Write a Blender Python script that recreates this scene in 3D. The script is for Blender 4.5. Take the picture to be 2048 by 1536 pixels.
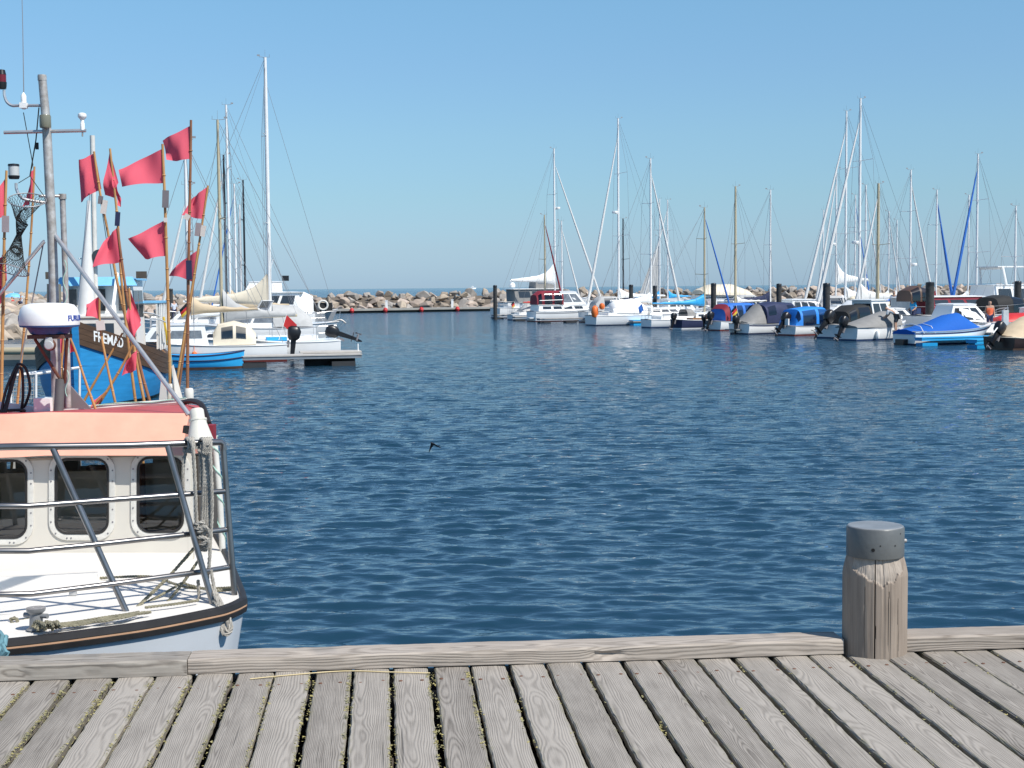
import bpy, bmesh, math, random
import numpy as np
from mathutils import Vector, Matrix, noise
R = math.radians
PI = math.pi
V = Vector
sc = bpy.context.scene
for o in list(bpy.data.objects):
    bpy.data.objects.remove(o)
C = sc.collection
random.seed(7)

# ------------------------------------------------------------------ camera
CAM = V((0, 0, 3.1)); F = 2900.0
ROT = Matrix.Rotation(R(90 - 3.81), 3, 'X') @ Matrix.Rotation(R(-0.5), 3, 'Z')
cd = bpy.data.cameras.new('camera'); cam = bpy.data.objects.new('camera', cd); C.objects.link(cam)
cd.sensor_width = 36; cd.lens = F / 2048 * 36; cd.clip_start = .1; cd.clip_end = 60000
cam.matrix_world = Matrix.Translation(CAM) @ ROT.to_4x4()
sc.camera = cam

# ------------------------------------------------------------------ sky, sun, exposure
SUN = V((.79 * .64, -.615 * .64, .768)).normalized()
w = bpy.data.worlds.new('World'); sc.world = w; w.use_nodes = True
nt = w.node_tree; nt.nodes.clear()
sky = nt.nodes.new('ShaderNodeTexSky'); sky.sky_type = 'NISHITA'; sky.sun_disc = False
sky.sun_elevation = math.asin(SUN.z); sky.sun_rotation = math.atan2(SUN.x, SUN.y)
sky.altitude = 0; sky.air_density = 1.0; sky.dust_density = .15; sky.ozone_density = 4.0
bg = nt.nodes.new('ShaderNodeBackground'); bg.inputs['Strength'].default_value = .1085 * 1.2
wo = nt.nodes.new('ShaderNodeOutputWorld')
# colour balance of the sky by height above the horizon (clear maritime air)
wtc = nt.nodes.new('ShaderNodeTexCoord'); wsp = nt.nodes.new('ShaderNodeSeparateXYZ'); nt.links.new(wtc.outputs['Generated'], wsp.inputs[0])
wmr = nt.nodes.new('ShaderNodeMapRange'); wmr.inputs[2].default_value = .4; nt.links.new(wsp.outputs['Z'], wmr.inputs[0])
wrp = nt.nodes.new('ShaderNodeValToRGB'); we = wrp.color_ramp.elements
for i_, (z_, c_) in enumerate(((.0034, (.446, .657, 1.093)), (.0269, (.535, .697, .993)), (.0613, (.631, .803, .951)), (.1022, (.745, .911, .991)), (.1493, (.827, 1.0, 1.062)), (.1929, (.889, 1.112, 1.125)), (.39, (.94, 1.12, 1.16)))):
    el_ = we[0] if i_ == 0 else (we[-1] if i_ == 6 else we.new(z_ / .4)); el_.position = z_ / .4; el_.color = (*[x / 1.2 for x in c_], 1)
nt.links.new(wmr.outputs[0], wrp.inputs[0])
wmx = nt.nodes.new('ShaderNodeMix'); wmx.data_type = 'RGBA'; wmx.blend_type = 'MULTIPLY'; wmx.inputs[0].default_value = 1
nt.links.new(sky.outputs[0], wmx.inputs[6]); nt.links.new(wrp.outputs[0], wmx.inputs[7])
nt.links.new(wmx.outputs[2], bg.inputs[0]); nt.links.new(bg.outputs[0], wo.inputs[0])
sl = bpy.data.lights.new('sun', 'SUN'); sl.energy = 5.0; sl.angle = R(.53); sl.color = (1, .955, .88)
so = bpy.data.objects.new('sun', sl); C.objects.link(so)
so.rotation_euler = SUN.to_track_quat('Z', 'Y').to_euler(); so.location = (30, -20, 60)
vs = sc.view_settings; vs.view_transform = 'Standard'; vs.look = 'None'; vs.exposure = 0.12; vs.gamma = 1
try: vs.use_curve_mapping = False
except Exception: pass
sc.cycles.use_denoising = True
sc.cycles.max_bounces = 6; sc.cycles.transparent_max_bounces = 12
sc.cycles.caustics_reflective = False; sc.cycles.caustics_refractive = False

# ------------------------------------------------------------------ pixels to positions
def ray(u, v):
    return ROT @ V(((u - 1024) / F, (768 - v) / F, -1))
def P(u, v, d):            # point on the pixel's line at distance d straight ahead
    r = ray(u, v); return CAM + r * (d / r.y)
def W(u, v, z=0.0):        # point where the pixel's line meets height z
    r = ray(u, v); return CAM + r * ((z - CAM.z) / r.z)

# ------------------------------------------------------------------ mesh helpers
MATS = {}
def orth(d):
    d = d.normalized(); a = V((0, 0, 1)) if abs(d.z) < .9 else V((1, 0, 0))
    x = d.cross(a).normalized(); return x, x.cross(d).normalized()
XF = {}
class MB:
    def __init__(s): s.v = []; s.f = []
    def add(s, vs, fs):
        o = len(s.v); s.v += [V(p) for p in vs]; s.f += [tuple(i + o for i in f) for f in fs]; return s
    def box(s, c, size, rot=None):
        c = V(c); sx, sy, sz = [q / 2 for q in size]
        p = [V((x, y, z)) for z in (-sz, sz) for y in (-sy, sy) for x in (-sx, sx)]
        if rot is not None: p = [rot @ q for q in p]
        return s.add([c + q for q in p], [(0, 2, 3, 1), (4, 5, 7, 6), (0, 1, 5, 4), (2, 6, 7, 3), (0, 4, 6, 2), (1, 3, 7, 5)])
    def beam(s, a, b, wd, h):
        a = V(a); b = V(b); d = b - a; x, y = orth(d)
        vs = [q + x * (i * wd / 2) + y * (j * h / 2) for q in (a, b) for i, j in ((-1, -1), (1, -1), (1, 1), (-1, 1))]
        return s.add(vs, [(3, 2, 1, 0), (4, 5, 6, 7)] + [(i, (i + 1) % 4, 4 + (i + 1) % 4, 4 + i) for i in range(4)])
    def tube(s, pts, r, n=8, cap=True, closed=False):
        pts = [V(p) for p in pts]; m = len(pts)
        rs = r if isinstance(r, (list, tuple)) else [r] * m
        vs = []; x = None
        for i, p in enumerate(pts):
            if closed: t = pts[(i + 1) % m] - pts[i - 1]
            else: t = pts[min(i + 1, m - 1)] - pts[max(i - 1, 0)]
            if t.length < 1e-9: t = V((0, 0, 1))
            t.normalize()
            if x is None: x, _ = orth(t)
            else:
                x = x - t * x.dot(t)
                if x.length < 1e-6: x, _ = orth(t)
                x.normalize()
            y = t.cross(x)
            for k in range(n):
                a = 2 * PI * k / n; vs.append(p + (x * math.cos(a) + y * math.sin(a)) * rs[i])
        fs = []
        for i in range(m if closed else m - 1):
            j = (i + 1) % m
            for k in range(n): fs.append((i * n + k, i * n + (k + 1) % n, j * n + (k + 1) % n, j * n + k))
        if cap and not closed: fs += [tuple(range(n - 1, -1, -1)), tuple((m - 1) * n + k for k in range(n))]
        return s.add(vs, fs)
    def lathe(s, prof, c=(0, 0, 0), n=24, axis=None):
        c = V(c); q = V((0, 0, 1)).rotation_difference(V(axis)) if axis is not None else None
        vs = []
        for r, z in prof:
            for k in range(n):
                a = 2 * PI * k / n; p = V((r * math.cos(a), r * math.sin(a), z))
                vs.append(c + (q @ p if q else p))
        fs = []
        for i in range(len(prof) - 1):
            for k in range(n): fs.append((i * n + k, i * n + (k + 1) % n, (i + 1) * n + (k + 1) % n, (i + 1) * n + k))
        m = len(prof)
        if prof[0][0] > 1e-5: fs.append(tuple(range(n - 1, -1, -1)))
        if prof[-1][0] > 1e-5: fs.append(tuple((m - 1) * n + k for k in range(n)))
        return s.add(vs, fs)
    def loft(s, rings, closed=True, cap=True):
        n = len(rings[0]); vs = [p for r in rings for p in r]; fs = []
        for i in range(len(rings) - 1):
            for k in range(n if closed else n - 1):
                fs.append((i * n + k, i * n + (k + 1) % n, (i + 1) * n + (k + 1) % n, (i + 1) * n + k))
        if cap and closed: fs += [tuple(range(n - 1, -1, -1)), tuple((len(rings) - 1) * n + k for k in range(n))]
        return s.add(vs, fs)
    def prism(s, poly, off):
        poly = [V(p) for p in poly]; off = V(off); n = len(poly)
        return s.add(poly + [p + off for p in poly], [tuple(range(n - 1, -1, -1)), tuple(n + k for k in range(n))] + [(k, (k + 1) % n, n + (k + 1) % n, n + k) for k in range(n)])
    def build(s, name, mat, parent=None, world=False, smooth=True, ang=38, fix=True, solid=0, raw=False):
        me = bpy.data.meshes.new(name)
        vs = s.v
        if world and parent is not None:
            mi = XF[parent.name].inverted(); vs = [mi @ p for p in vs]
        me.from_pydata([tuple(p) for p in vs], [], s.f)
        if fix and not raw:
            bm = bmesh.new(); bm.from_mesh(me)
            bmesh.ops.remove_doubles(bm, verts=bm.verts, dist=1e-5)
            bmesh.ops.dissolve_degenerate(bm, edges=bm.edges, dist=1e-6)
            bmesh.ops.recalc_face_normals(bm, faces=bm.faces)
            if solid: bmesh.ops.solidify(bm, geom=bm.faces[:], thickness=solid)
            bm.to_mesh(me); bm.free()
        if smooth:
            me.polygons.foreach_set('use_smooth', [True] * len(me.polygons))
            me.set_sharp_from_angle(angle=R(ang))
        if mat is not None: me.materials.append(mat if not isinstance(mat, str) else MATS[mat])
        o = bpy.data.objects.new(name, me); C.objects.link(o)
        if parent is not None: o.parent = parent
        return o
def tag(o, label, cat, group=None):
    o['label'] = label; o['category'] = cat
    if group: o['group'] = group
    return o
def thing(name, label, cat, loc=(0, 0, 0), rz=0, group=None):
    o = bpy.data.objects.new(name, None); C.objects.link(o); o.empty_display_size = .2
    o.location = loc; o.rotation_euler = (0, 0, rz)
    XF[o.name] = Matrix.Translation(V(loc)) @ Matrix.Rotation(rz, 4, 'Z')
    if label: tag(o, label, cat, group)
    return o
def struct(o): o['kind'] = 'structure'; return o
def cr(pts, n=6):            # smooth curve through points
    pts = [V(p) for p in pts]; out = []
    for i in range(len(pts) - 1):
        p0 = pts[max(i - 1, 0)]; p1 = pts[i]; p2 = pts[i + 1]; p3 = pts[min(i + 2, len(pts) - 1)]
        for k in range(n):
            t = k / n
            out.append(.5 * ((2 * p1) + (p2 - p0) * t + (2 * p0 - 5 * p1 + 4 * p2 - p3) * t * t + (3 * p1 - p0 - 3 * p2 + p3) * t ** 3))
    return out + [pts[-1]]
def resample(pts, step):
    out = [pts[0].copy()]; acc = 0
    for a, b in zip(pts, pts[1:]):
        L = (b - a).length
        while L > 1e-9 and acc + L >= step:
            a = a + (b - a) * ((step - acc) / L); out.append(a.copy()); L = (b - a).length; acc = 0
        acc += L
    return out
def rope_mb(mb, pts, r=.011, n=4, strands=3):   # laid rope: three strands twisted together
    pts = resample(cr(pts, 8), r * 1.3)
    if len(pts) < 3: return mb
    x = None; fr = []
    for i, p in enumerate(pts):
        t = (pts[min(i + 1, len(pts) - 1)] - pts[max(i - 1, 0)])
        if t.length < 1e-9: t = V((0, 0, 1))
        t.normalize()
        if x is None: x, _ = orth(t)
        else:
            x = x - t * x.dot(t); x = x.normalized() if x.length > 1e-6 else orth(t)[0]
        y = t.cross(x)
        fr.append((p, x.copy(), y.copy()))
    for k in range(strands):
        q = []
        for i, (p, x, y) in enumerate(fr):
            a = i * 1.3 / 6.5 * 2 * PI + k * 2 * PI / strands
            q.append(p + (x * math.cos(a) + y * math.sin(a)) * r * .52)
        mb.tube(q, r * .56, n)
    return mb

# ------------------------------------------------------------------ materials
def newmat(name):
    m = bpy.data.materials.new(name); m.use_nodes = True; t = m.node_tree
    MATS[name] = m
    return m, t, t.nodes['Principled BSDF'], t.nodes, t.links
def lin(c):
    if isinstance(c, str):
        c = [int(c[i:i + 2], 16) / 255 for i in (0, 2, 4)]
        c = [x / 12.92 if x <= .04045 else ((x + .055) / 1.055) ** 2.4 for x in c]
    return tuple(c)
def mat(name, col, rough=.5, metal=0., var=.12, vs=3., bump=0., bs=30., dirt=None, stretch=None, spec=None, coat=0, ospace=True):
    if name in MATS: return MATS[name]
    col = lin(col)
    m, t, b, N, K = newmat(name)
    tc = N.new('ShaderNodeTexCoord')
    src = tc.outputs['Object']
    if stretch:
        mp = N.new('ShaderNodeMapping'); mp.inputs['Scale'].default_value = stretch; K.new(src, mp.inputs[0]); src = mp.outputs[0]
    n1 = N.new('ShaderNodeTexNoise'); n1.inputs['Scale'].default_value = vs; n1.inputs['Detail'].default_value = 6; n1.inputs['Roughness'].default_value = .6
    K.new(src, n1.inputs['Vector'])
    rp = N.new('ShaderNodeValToRGB'); rp.color_ramp.elements[0].position = .3; rp.color_ramp.elements[1].position = .72
    d = dirt if dirt else tuple(c * (1 - var) for c in col)
    rp.color_ramp.elements[0].color = (*[min(1, x) for x in d], 1)
    rp.color_ramp.elements[1].color = (*[min(1, x * (1 + var * .5)) for x in col], 1)
    K.new(n1.outputs['Fac'], rp.inputs[0]); K.new(rp.outputs[0], b.inputs['Base Color'])
    b.inputs['Roughness'].default_value = rough; b.inputs['Metallic'].default_value = metal
    if spec is not None: b.inputs['Specular IOR Level'].default_value = spec
    if coat: b.inputs['Coat Weight'].default_value = coat; b.inputs['Coat Roughness'].default_value = .08
    if bump:
        n2 = N.new('ShaderNodeTexNoise'); n2.inputs['Scale'].default_value = bs; n2.inputs['Detail'].default_value = 5
        K.new(src, n2.inputs['Vector'])
        bp = N.new('ShaderNodeBump'); bp.inputs['Strength'].default_value = bump; bp.inputs['Distance'].default_value = .02
        K.new(n2.outputs['Fac'], bp.inputs['Height']); K.new(bp.outputs[0], b.inputs['Normal'])
    return m
def cloth(name, col, transl=.45, var=.06):
    if name in MATS: return MATS[name]
    m, t, b, N, K = newmat(name); col = lin(col)
    tc = N.new('ShaderNodeTexCoord'); n1 = N.new('ShaderNodeTexNoise'); n1.inputs['Scale'].default_value = 6; n1.inputs['Detail'].default_value = 4
    K.new(tc.outputs['Object'], n1.inputs['Vector'])
    rp = N.new('ShaderNodeValToRGB'); rp.color_ramp.elements[0].color = (*[x * (1 - var * 3) for x in col], 1); rp.color_ramp.elements[1].color = (*col, 1)
    K.new(n1.outputs['Fac'], rp.inputs[0]); K.new(rp.outputs[0], b.inputs['Base Color'])
    b.inputs['Roughness'].default_value = .75; b.inputs['Specular IOR Level'].default_value = .2
    tr = N.new('ShaderNodeBsdfTranslucent'); K.new(rp.outputs[0], tr.inputs[0])
    mx = N.new('ShaderNodeMixShader'); mx.inputs[0].default_value = transl
    K.new(b.outputs[0], mx.inputs[1]); K.new(tr.outputs[0], mx.inputs[2]); K.new(mx.outputs[0], N['Material Output'].inputs[0])
    return m
def glassy(name, tint, refl=1.0, opac=.0, rough=.02):
    m, t, b, N, K = newmat(name)
    tr = N.new('ShaderNodeBsdfTransparent'); tr.inputs[0].default_value = (*tint, 1)
    gl = N.new('ShaderNodeBsdfGlossy'); gl.inputs['Roughness'].default_value = rough
    fr = N.new('ShaderNodeFresnel'); fr.inputs[0].default_value = 1.52
    mul = N.new('ShaderNodeMath'); mul.operation = 'MULTIPLY'; mul.inputs[1].default_value = 1.6 * refl; mul.use_clamp = True
    K.new(fr.outputs[0], mul.inputs[0])
    mx = N.new('ShaderNodeMixShader'); K.new(mul.outputs[0], mx.inputs[0]); K.new(tr.outputs[0], mx.inputs[1]); K.new(gl.outputs[0], mx.inputs[2])
    K.new(mx.outputs[0], N['Material Output'].inputs[0])
    return m
def wood(name, axis=1, light=(.385, .348, .304), dark=(.108, .093, .079), ring=.0058, edge=None, amt=.75, cracks=.5):
    """weathered timber: year rings cut lengthwise, fibres, stains; axis = length direction"""
    m, t, b, N, K = newmat(name)
    def math_(op, a, c=None, clamp=False):
        n = N.new('ShaderNodeMath'); n.operation = op; n.use_clamp = clamp
        for i, x in enumerate((a, c)):
            if x is None: continue
            if isinstance(x, (int, float)): n.inputs[i].default_value = x
            else: K.new(x, n.inputs[i])
        return n.outputs[0]
    def noise_(vec, scale, detail=3, rough=.5):
        n = N.new('ShaderNodeTexNoise'); n.inputs['Scale'].default_value = scale; n.inputs['Detail'].default_value = detail; n.inputs['Roughness'].default_value = rough
        K.new(vec, n.inputs['Vector']); return n.outputs['Fac']
    tc = N.new('ShaderNodeTexCoord'); oi = N.new('ShaderNodeObjectInfo'); rnd = oi.outputs['Random']
    sp = N.new('ShaderNodeSeparateXYZ'); K.new(tc.outputs['Object'], sp.inputs[0])
    ax = ['X', 'Y', 'Z']; L = sp.outputs[ax[axis]]; A = sp.outputs[ax[(axis + 1) % 3]]; B = sp.outputs[ax[(axis + 2) % 3]]
    if axis == 1: A, B = B, A          # plank: A across (x), B thickness (z)
    def vec(a, l, bb):
        c = N.new('ShaderNodeCombineXYZ')
        for i, x in enumerate((a, l, bb)):
            if isinstance(x, (int, float)): c.inputs[i].default_value = x
            else: K.new(x, c.inputs[i])
        return c.outputs[0]
    Ls = math_('ADD', L, math_('MULTIPLY', rnd, 61.))
    r2 = math_('FRACT', math_('MULTIPLY', rnd, 17.31))
    v1 = vec(math_('MULTIPLY', A, 4.), math_('MULTIPLY', Ls, 1.1), math_('MULTIPLY', B, 4.))
    n1 = noise_(v1, 1.0, 2); n2 = noise_(v1, 3.1, 2)
    X = math_('ADD', math_('ADD', A, math_('MULTIPLY', math_('SUBTRACT', rnd, .5), .13)), math_('MULTIPLY', math_('SUBTRACT', n2, .5), .022))
    Z = math_('ADD', math_('ADD', B, math_('MULTIPLY', math_('SUBTRACT', r2, .35), .12)), math_('MULTIPLY', math_('SUBTRACT', n1, .5), .11))
    r = math_('SQRT', math_('ADD', math_('MULTIPLY', X, X), math_('MULTIPLY', Z, Z)))
    s = math_('SINE', math_('MULTIPLY', r, 2 * PI / ring))
    s = math_('MULTIPLY', math_('ADD', s, 1.), .5)
    s = math_('POWER', s, 1.6)
    fib = noise_(vec(math_('MULTIPLY', A, 150.), math_('MULTIPLY', Ls, 3.5), math_('MULTIPLY', B, 150.)), 1.0, 3, .6)
    sta = noise_(vec(math_('MULTIPLY', A, 9.), math_('MULTIPLY', Ls, 3.), math_('MULTIPLY', B, 9.)), 1.0, 5, .65)
    f = math_('ADD', math_('MULTIPLY', s, -.40 * amt), math_('MULTIPLY', math_('SUBTRACT', fib, .5), .8))
    f = math_('ADD', f, math_('MULTIPLY', math_('SUBTRACT', sta, .5), .75))
    f = math_('ADD', f, math_('MULTIPLY', math_('SUBTRACT', r2, .5), .34))
    f = math_('ADD', f, .78, True)
    rp = N.new('ShaderNodeValToRGB'); e = rp.color_ramp.elements
    e[0].position = .08; e[0].color = (*dark, 1); e[1].position = .92; e[1].color = (*light, 1)
    mid = e.new(.5); mid.color = (*[x * .55 + y * .45 for x, y in zip(light, dark)], 1)
    K.new(f, rp.inputs[0]); col = rp.outputs[0]
    # drying checks: thin dark slits along the grain
    ck = noise_(vec(math_('MULTIPLY', A, 75.), math_('MULTIPLY', Ls, 1.3), math_('MULTIPLY', B, 75.)), 1.0, 2, .4)
    ckm = math_('MULTIPLY', math_('SUBTRACT', .30, ck), 18., True)
    mx = N.new('ShaderNodeMix'); mx.data_type = 'RGBA'
    K.new(math_('MULTIPLY', ckm, cracks), mx.inputs[0]); K.new(col, mx.inputs[6]); mx.inputs[7].default_value = (.045, .04, .035, 1); col = mx.outputs[2]
    if edge:                            # algae and lichen film along the long edges
        em = math_('MULTIPLY', math_('SUBTRACT', math_('ABSOLUTE', A), edge), 42., True)
        ln = noise_(vec(math_('MULTIPLY', A, 30.), math_('MULTIPLY', Ls, 14.), math_('MULTIPLY', B, 30.)), 1.0, 5, .7)
        lm = math_('MULTIPLY', em, math_('MULTIPLY', math_('SUBTRACT', ln, .42), 5., True))
        mx2 = N.new('ShaderNodeMix'); mx2.data_type = 'RGBA'; K.new(math_('MULTIPLY', lm, .7), mx2.inputs[0]); K.new(col, mx2.inputs[6]); mx2.inputs[7].default_value = (.19, .185, .09, 1); col = mx2.outputs[2]
    K.new(col, b.inputs['Base Color']); b.inputs['Roughness'].default_value = .82; b.inputs['Specular IOR Level'].default_value = .25
    h = math_('ADD', math_('MULTIPLY', s, -.5), math_('ADD', math_('MULTIPLY', fib, .5), math_('MULTIPLY', ckm, -1.5 * cracks)))
    bp = N.new('ShaderNodeBump'); bp.inputs['Strength'].default_value = .5; bp.inputs['Distance'].default_value = .004
    K.new(h, bp.inputs['Height']); K.new(bp.outputs[0], b.inputs['Normal'])
    return m

wood('plank_wood', 1, edge=.052)
wood('kerb_wood', 0, light=(.43, .375, .32), dark=(.13, .105, .085), ring=.010, amt=1.0)
wood('old_kerb_wood', 0, light=(.38, .345, .30), dark=(.11, .09, .075), ring=.011, amt=1.0, cracks=.9)
wood('post_wood', 2, light=(.32, .262, .212), dark=(.115, .088, .07), ring=.02, amt=.35, cracks=.55)
mat('joist', (.10, .085, .07), .9)
mat('nail_rust', (.16, .075, .045), .8, bump=.3)
mat('lichen', (.34, .28, .09), .95, var=.6, vs=9, dirt=(.20, .20, .13))
mat('cap_metal', (.128, .134, .132), .42, .1, var=.16, vs=9, bump=.06, bs=60)
mat('cap_top', (.26, .265, .268), .38, .1, var=.25, vs=14, bump=.06, bs=50)
mat('scar_wood', (.46, .43, .39), .9, var=.3, vs=40, bump=.5, bs=70, stretch=(3, 3, .3))
mat('black_hole', (.01, .01, .01), .9)
mat('straw', (.62, .5, .28), .8)
mat('teal_rope', (.13, .27, .31), .9, var=.3, vs=40)
mat('grey_rope', (.40, .375, .33), .92, var=.25, vs=25, bump=.3, bs=150)
mat('olive_rope', (.25, .23, .16), .92, var=.3, vs=25, bump=.3, bs=150)
mat('mint_cord', (.38, .62, .53), .8)
mat('white', (.87, .87, .85), .35, var=.05, vs=1.5)
mat('gel_white', (.88, .875, .855), .28, var=.05, vs=1.2, coat=.3)
mat('old_white', (.70, .68, .63), .5, var=.16, vs=4, bump=.05)
mat('cream', (.72, .64, .50), .6, var=.08, vs=3, bump=.05)
mat('beige', (.58, .46, .31), .75, var=.12, vs=3)
mat('greycloth', (.47, .47, .46), .8, var=.14, vs=3, bump=.1, bs=8)
mat('darkgrey', (.09, .09, .095), .7, var=.15)
mat('tarp_grey', (.25, .245, .235), .75, var=.15, vs=3)
mat('black', (.012, .012, .014), .35)
mat('matte_black', (.02, .02, .02), .8, var=.3)
mat('glass_dark', (.03, .035, .042), .06, var=.2, spec=.8)
mat('glass_grey', (.19, .21, .23), .08, var=.4, vs=4, spec=.8)
mat('alu', (.80, .80, .79), .45, .08, var=.1)
mat('alu_grey', (.42, .43, .44), .45, .3, var=.12)
mat('mast_beige', (.50, .43, .29), .5, .1, var=.1)
mat('mast_black', (.015, .016, .02), .4)
mat('wire', (.30, .30, .31), .5, .3)
mat('steel', (.62, .61, .60), .3, .6, var=.2, vs=8)
mat('rail_steel', (.27, .26, .255), .28, .85, var=.25, vs=5)
mat('galv', (.52, .52, .51), .5, .25, var=.28, vs=14, dirt=(.27, .24, .21))
mat('blue', (.03, .16, .55), .7, var=.12)
mat('bright_blue', (.02, .24, .75), .6, var=.1)
mat('sky_blue', (.03, .38, .75), .5, var=.1)
mat('navy', (.02, .03, .085), .7, var=.2)
mat('maroon', (.25, .02, .035), .7, var=.2)
mat('red', (.58, .03, .03), .5, var=.15)
mat('orange', (.80, .17, .03), .5, var=.1)
mat('yellow', (.75, .5, .05), .5)
mat('brown', (.10, .055, .035), .5, var=.2)
mat('teak', (.30, .15, .06), .6, var=.2)
mat('dark_hull', (.035, .02, .018), .3, var=.2)
mat('ground_pile', (.035, .038, .04), .8, var=.4, vs=5, dirt=(.02, .02, .02))
mat('pontoon_deck', (.50, .47, .43), .85, var=.15)
mat('pontoon_side', (.22, .25, .28), .6, var=.15)
mat('float_dark', (.03, .032, .035), .7, var=.3)
mat('float_blue', (.01, .30, .62), .45, var=.15)
mat('skin', (.50, .30, .21), .6)
mat('hair', (.03, .02, .015), .6)
mat('backing_tan', (.50, .46, .40), .9, var=.2)
mat('antifoul_red', (.22, .035, .025), .7, var=.3)
mat('antifoul_blue', (.02, .05, .14), .7, var=.3)
cloth('flag_red', (.97, .16, .22), .28)
cloth('sail_white', (.88, .875, .85), .15)
cloth('cover_blue', (.02, .14, .55), .1)
glassy('cabin_glass', (.80, .78, .74), 1.3)
glassy('vinyl', (.55, .57, .60), 1.2, rough=.08)

# ================================================================== WATER
def make_water():
    rng = np.random.default_rng(3)
    rows = np.concatenate([np.geomspace(4.6, 130, 1180), np.geomspace(131.5, 330, 60), np.geomspace(345, 45000, 24)])
    cols = np.linspace(-1, 1, 560)
    tanw = .56
    Y = rows[:, None] * np.ones_like(cols)[None, :]
    X = Y * tanw * cols[None, :]
    sp = np.gradient(rows)[:, None] * .55 + rows[:, None] * tanw * 2 / 560 * .6
    Z = np.zeros_like(X)
    # patches of calm and of breeze
    calm = .8 + .2 * np.clip((Y - 12) / 25, 0, 1)
    calm = calm * (1 + .25 * np.sin(X * .11 + Y * .05 + 1) * np.sin(Y * .07 - X * .04))
    for i in range(120):
        lam = 10 ** rng.uniform(math.log10(.17), math.log10(1.1))
        th = rng.normal(0, .33) + .12
        k = 2 * PI / lam
        amp = .0034 * lam ** 1.0 * rng.uniform(.5, 1.3) * (1.0 if lam < .7 else .55)
        ph = rng.uniform(0, 2 * PI)
        arg = k * (X * math.sin(th) + Y * math.cos(th)) + ph
        att = np.clip((lam / sp - 2.2) / 2.5, 0, 1)
        Z += amp * att * (np.sin(arg) + .22 * np.sin(2 * arg + .4))
    chop = .35 + .65 * np.clip((Y - 9) / 12, 0, 1)
    for i in range(70):                    # short choppy wavelets of the open basin
        lam = 10 ** rng.uniform(math.log10(.16), math.log10(.6)); th = rng.normal(0, .5) + .1; k = 2 * PI / lam
        arg = k * (X * math.sin(th) + Y * math.cos(th)) + rng.uniform(0, 2 * PI)
        Z += .0034 * lam * rng.uniform(.5, 1.3) * np.clip((lam / sp - 2.2) / 2.5, 0, 1) * chop * np.sin(arg)
    Z *= calm
    v = np.stack([X, Y, Z], -1).reshape(-1, 3)
    nr, nc = X.shape
    idx = np.arange(nr * nc).reshape(nr, nc)
    q = np.stack([idx[:-1, :-1], idx[:-1, 1:], idx[1:, 1:], idx[1:, :-1]], -1).reshape(-1, 4)
    # plain sheets beside and behind, out of view
    b = len(v); H = 45000; y0 = 4.6; x0 = y0 * tanw; xe = H * tanw
    extra = np.array([[-x0, y0, 0], [x0, y0, 0], [xe, H, 0], [-xe, H, 0], [-H, H, 0], [-H, -60, 0], [H, -60, 0], [H, H, 0]], float)
    v = np.concatenate([v, extra]); ex = [(b + 4, b + 5, b + 0, b + 3), (b + 5, b + 6, b + 1, b + 0), (b + 1, b + 6, b + 7, b + 2)]
    q = np.concatenate([q, np.array(ex)])
    me = bpy.data.meshes.new('water')
    me.vertices.add(len(v)); me.vertices.foreach_set('co', v.ravel())
    me.loops.add(len(q) * 4); me.loops.foreach_set('vertex_index', q.ravel().astype(np.int32))
    me.polygons.add(len(q)); me.polygons.foreach_set('loop_start', np.arange(0, len(q) * 4, 4, dtype=np.int32))
    me.polygons.foreach_set('loop_total', np.full(len(q), 4, np.int32))
    me.polygons.foreach_set('use_smooth', np.ones(len(q), bool))
    me.update()
    m, t, bs, N, K = newmat('water_mat')
    bs.inputs['Base Color'].default_value = (.013, .050, .078, 1); bs.inputs['Roughness'].default_value = .05; bs.inputs['IOR'].default_value = 1.5
    tc = N.new('ShaderNodeTexCoord')
    hs = None
    for sx, sy, scale, wgt, det in ((.5, 1.3, 3.2, 1.0, 3), (.6, 1.3, 8.0, .35, 3)):
        mp = N.new('ShaderNodeMapping'); mp.inputs['Scale'].default_value = (sx, sy, 1); mp.inputs['Rotation'].default_value = (0, 0, R(8)); K.new(tc.outputs['Object'], mp.inputs[0])
        n = N.new('ShaderNodeTexNoise'); n.inputs['Scale'].default_value = scale; n.inputs['Detail'].default_value = det; n.inputs['Roughness'].default_value = .55
        K.new(mp.outputs[0], n.inputs['Vector'])
        mu = N.new('ShaderNodeMath'); mu.operation = 'MULTIPLY'; mu.inputs[1].default_value = wgt; K.new(n.outputs['Fac'], mu.inputs[0])
        if hs is None: hs = mu.outputs[0]
        else:
            ad = N.new('ShaderNodeMath'); ad.operation = 'ADD'; K.new(hs, ad.inputs[0]); K.new(mu.outputs[0], ad.inputs[1]); hs = ad.outputs[0]
    bp = N.new('ShaderNodeBump'); bp.inputs['Distance'].default_value = .15
    spx = N.new('ShaderNodeSeparateXYZ'); K.new(tc.outputs['Object'], spx.inputs[0])
    mrr = N.new('ShaderNodeMapRange'); mrr.inputs[1].default_value = 10; mrr.inputs[2].default_value = 45; mrr.inputs[3].default_value = .05; mrr.inputs[4].default_value = 1.0; K.new(spx.outputs['Y'], mrr.inputs[0]); K.new(mrr.outputs[0], bp.inputs['Strength'])
    K.new(hs, bp.inputs['Height']); K.new(bp.outputs[0], bs.inputs['Normal'])
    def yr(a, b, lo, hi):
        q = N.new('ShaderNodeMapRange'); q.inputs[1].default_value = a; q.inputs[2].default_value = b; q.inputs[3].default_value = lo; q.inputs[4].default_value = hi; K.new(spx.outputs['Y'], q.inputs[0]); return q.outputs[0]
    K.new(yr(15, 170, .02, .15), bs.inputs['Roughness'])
    K.new(yr(200, 320, .5, .10), bs.inputs['Specular IOR Level'])
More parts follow.
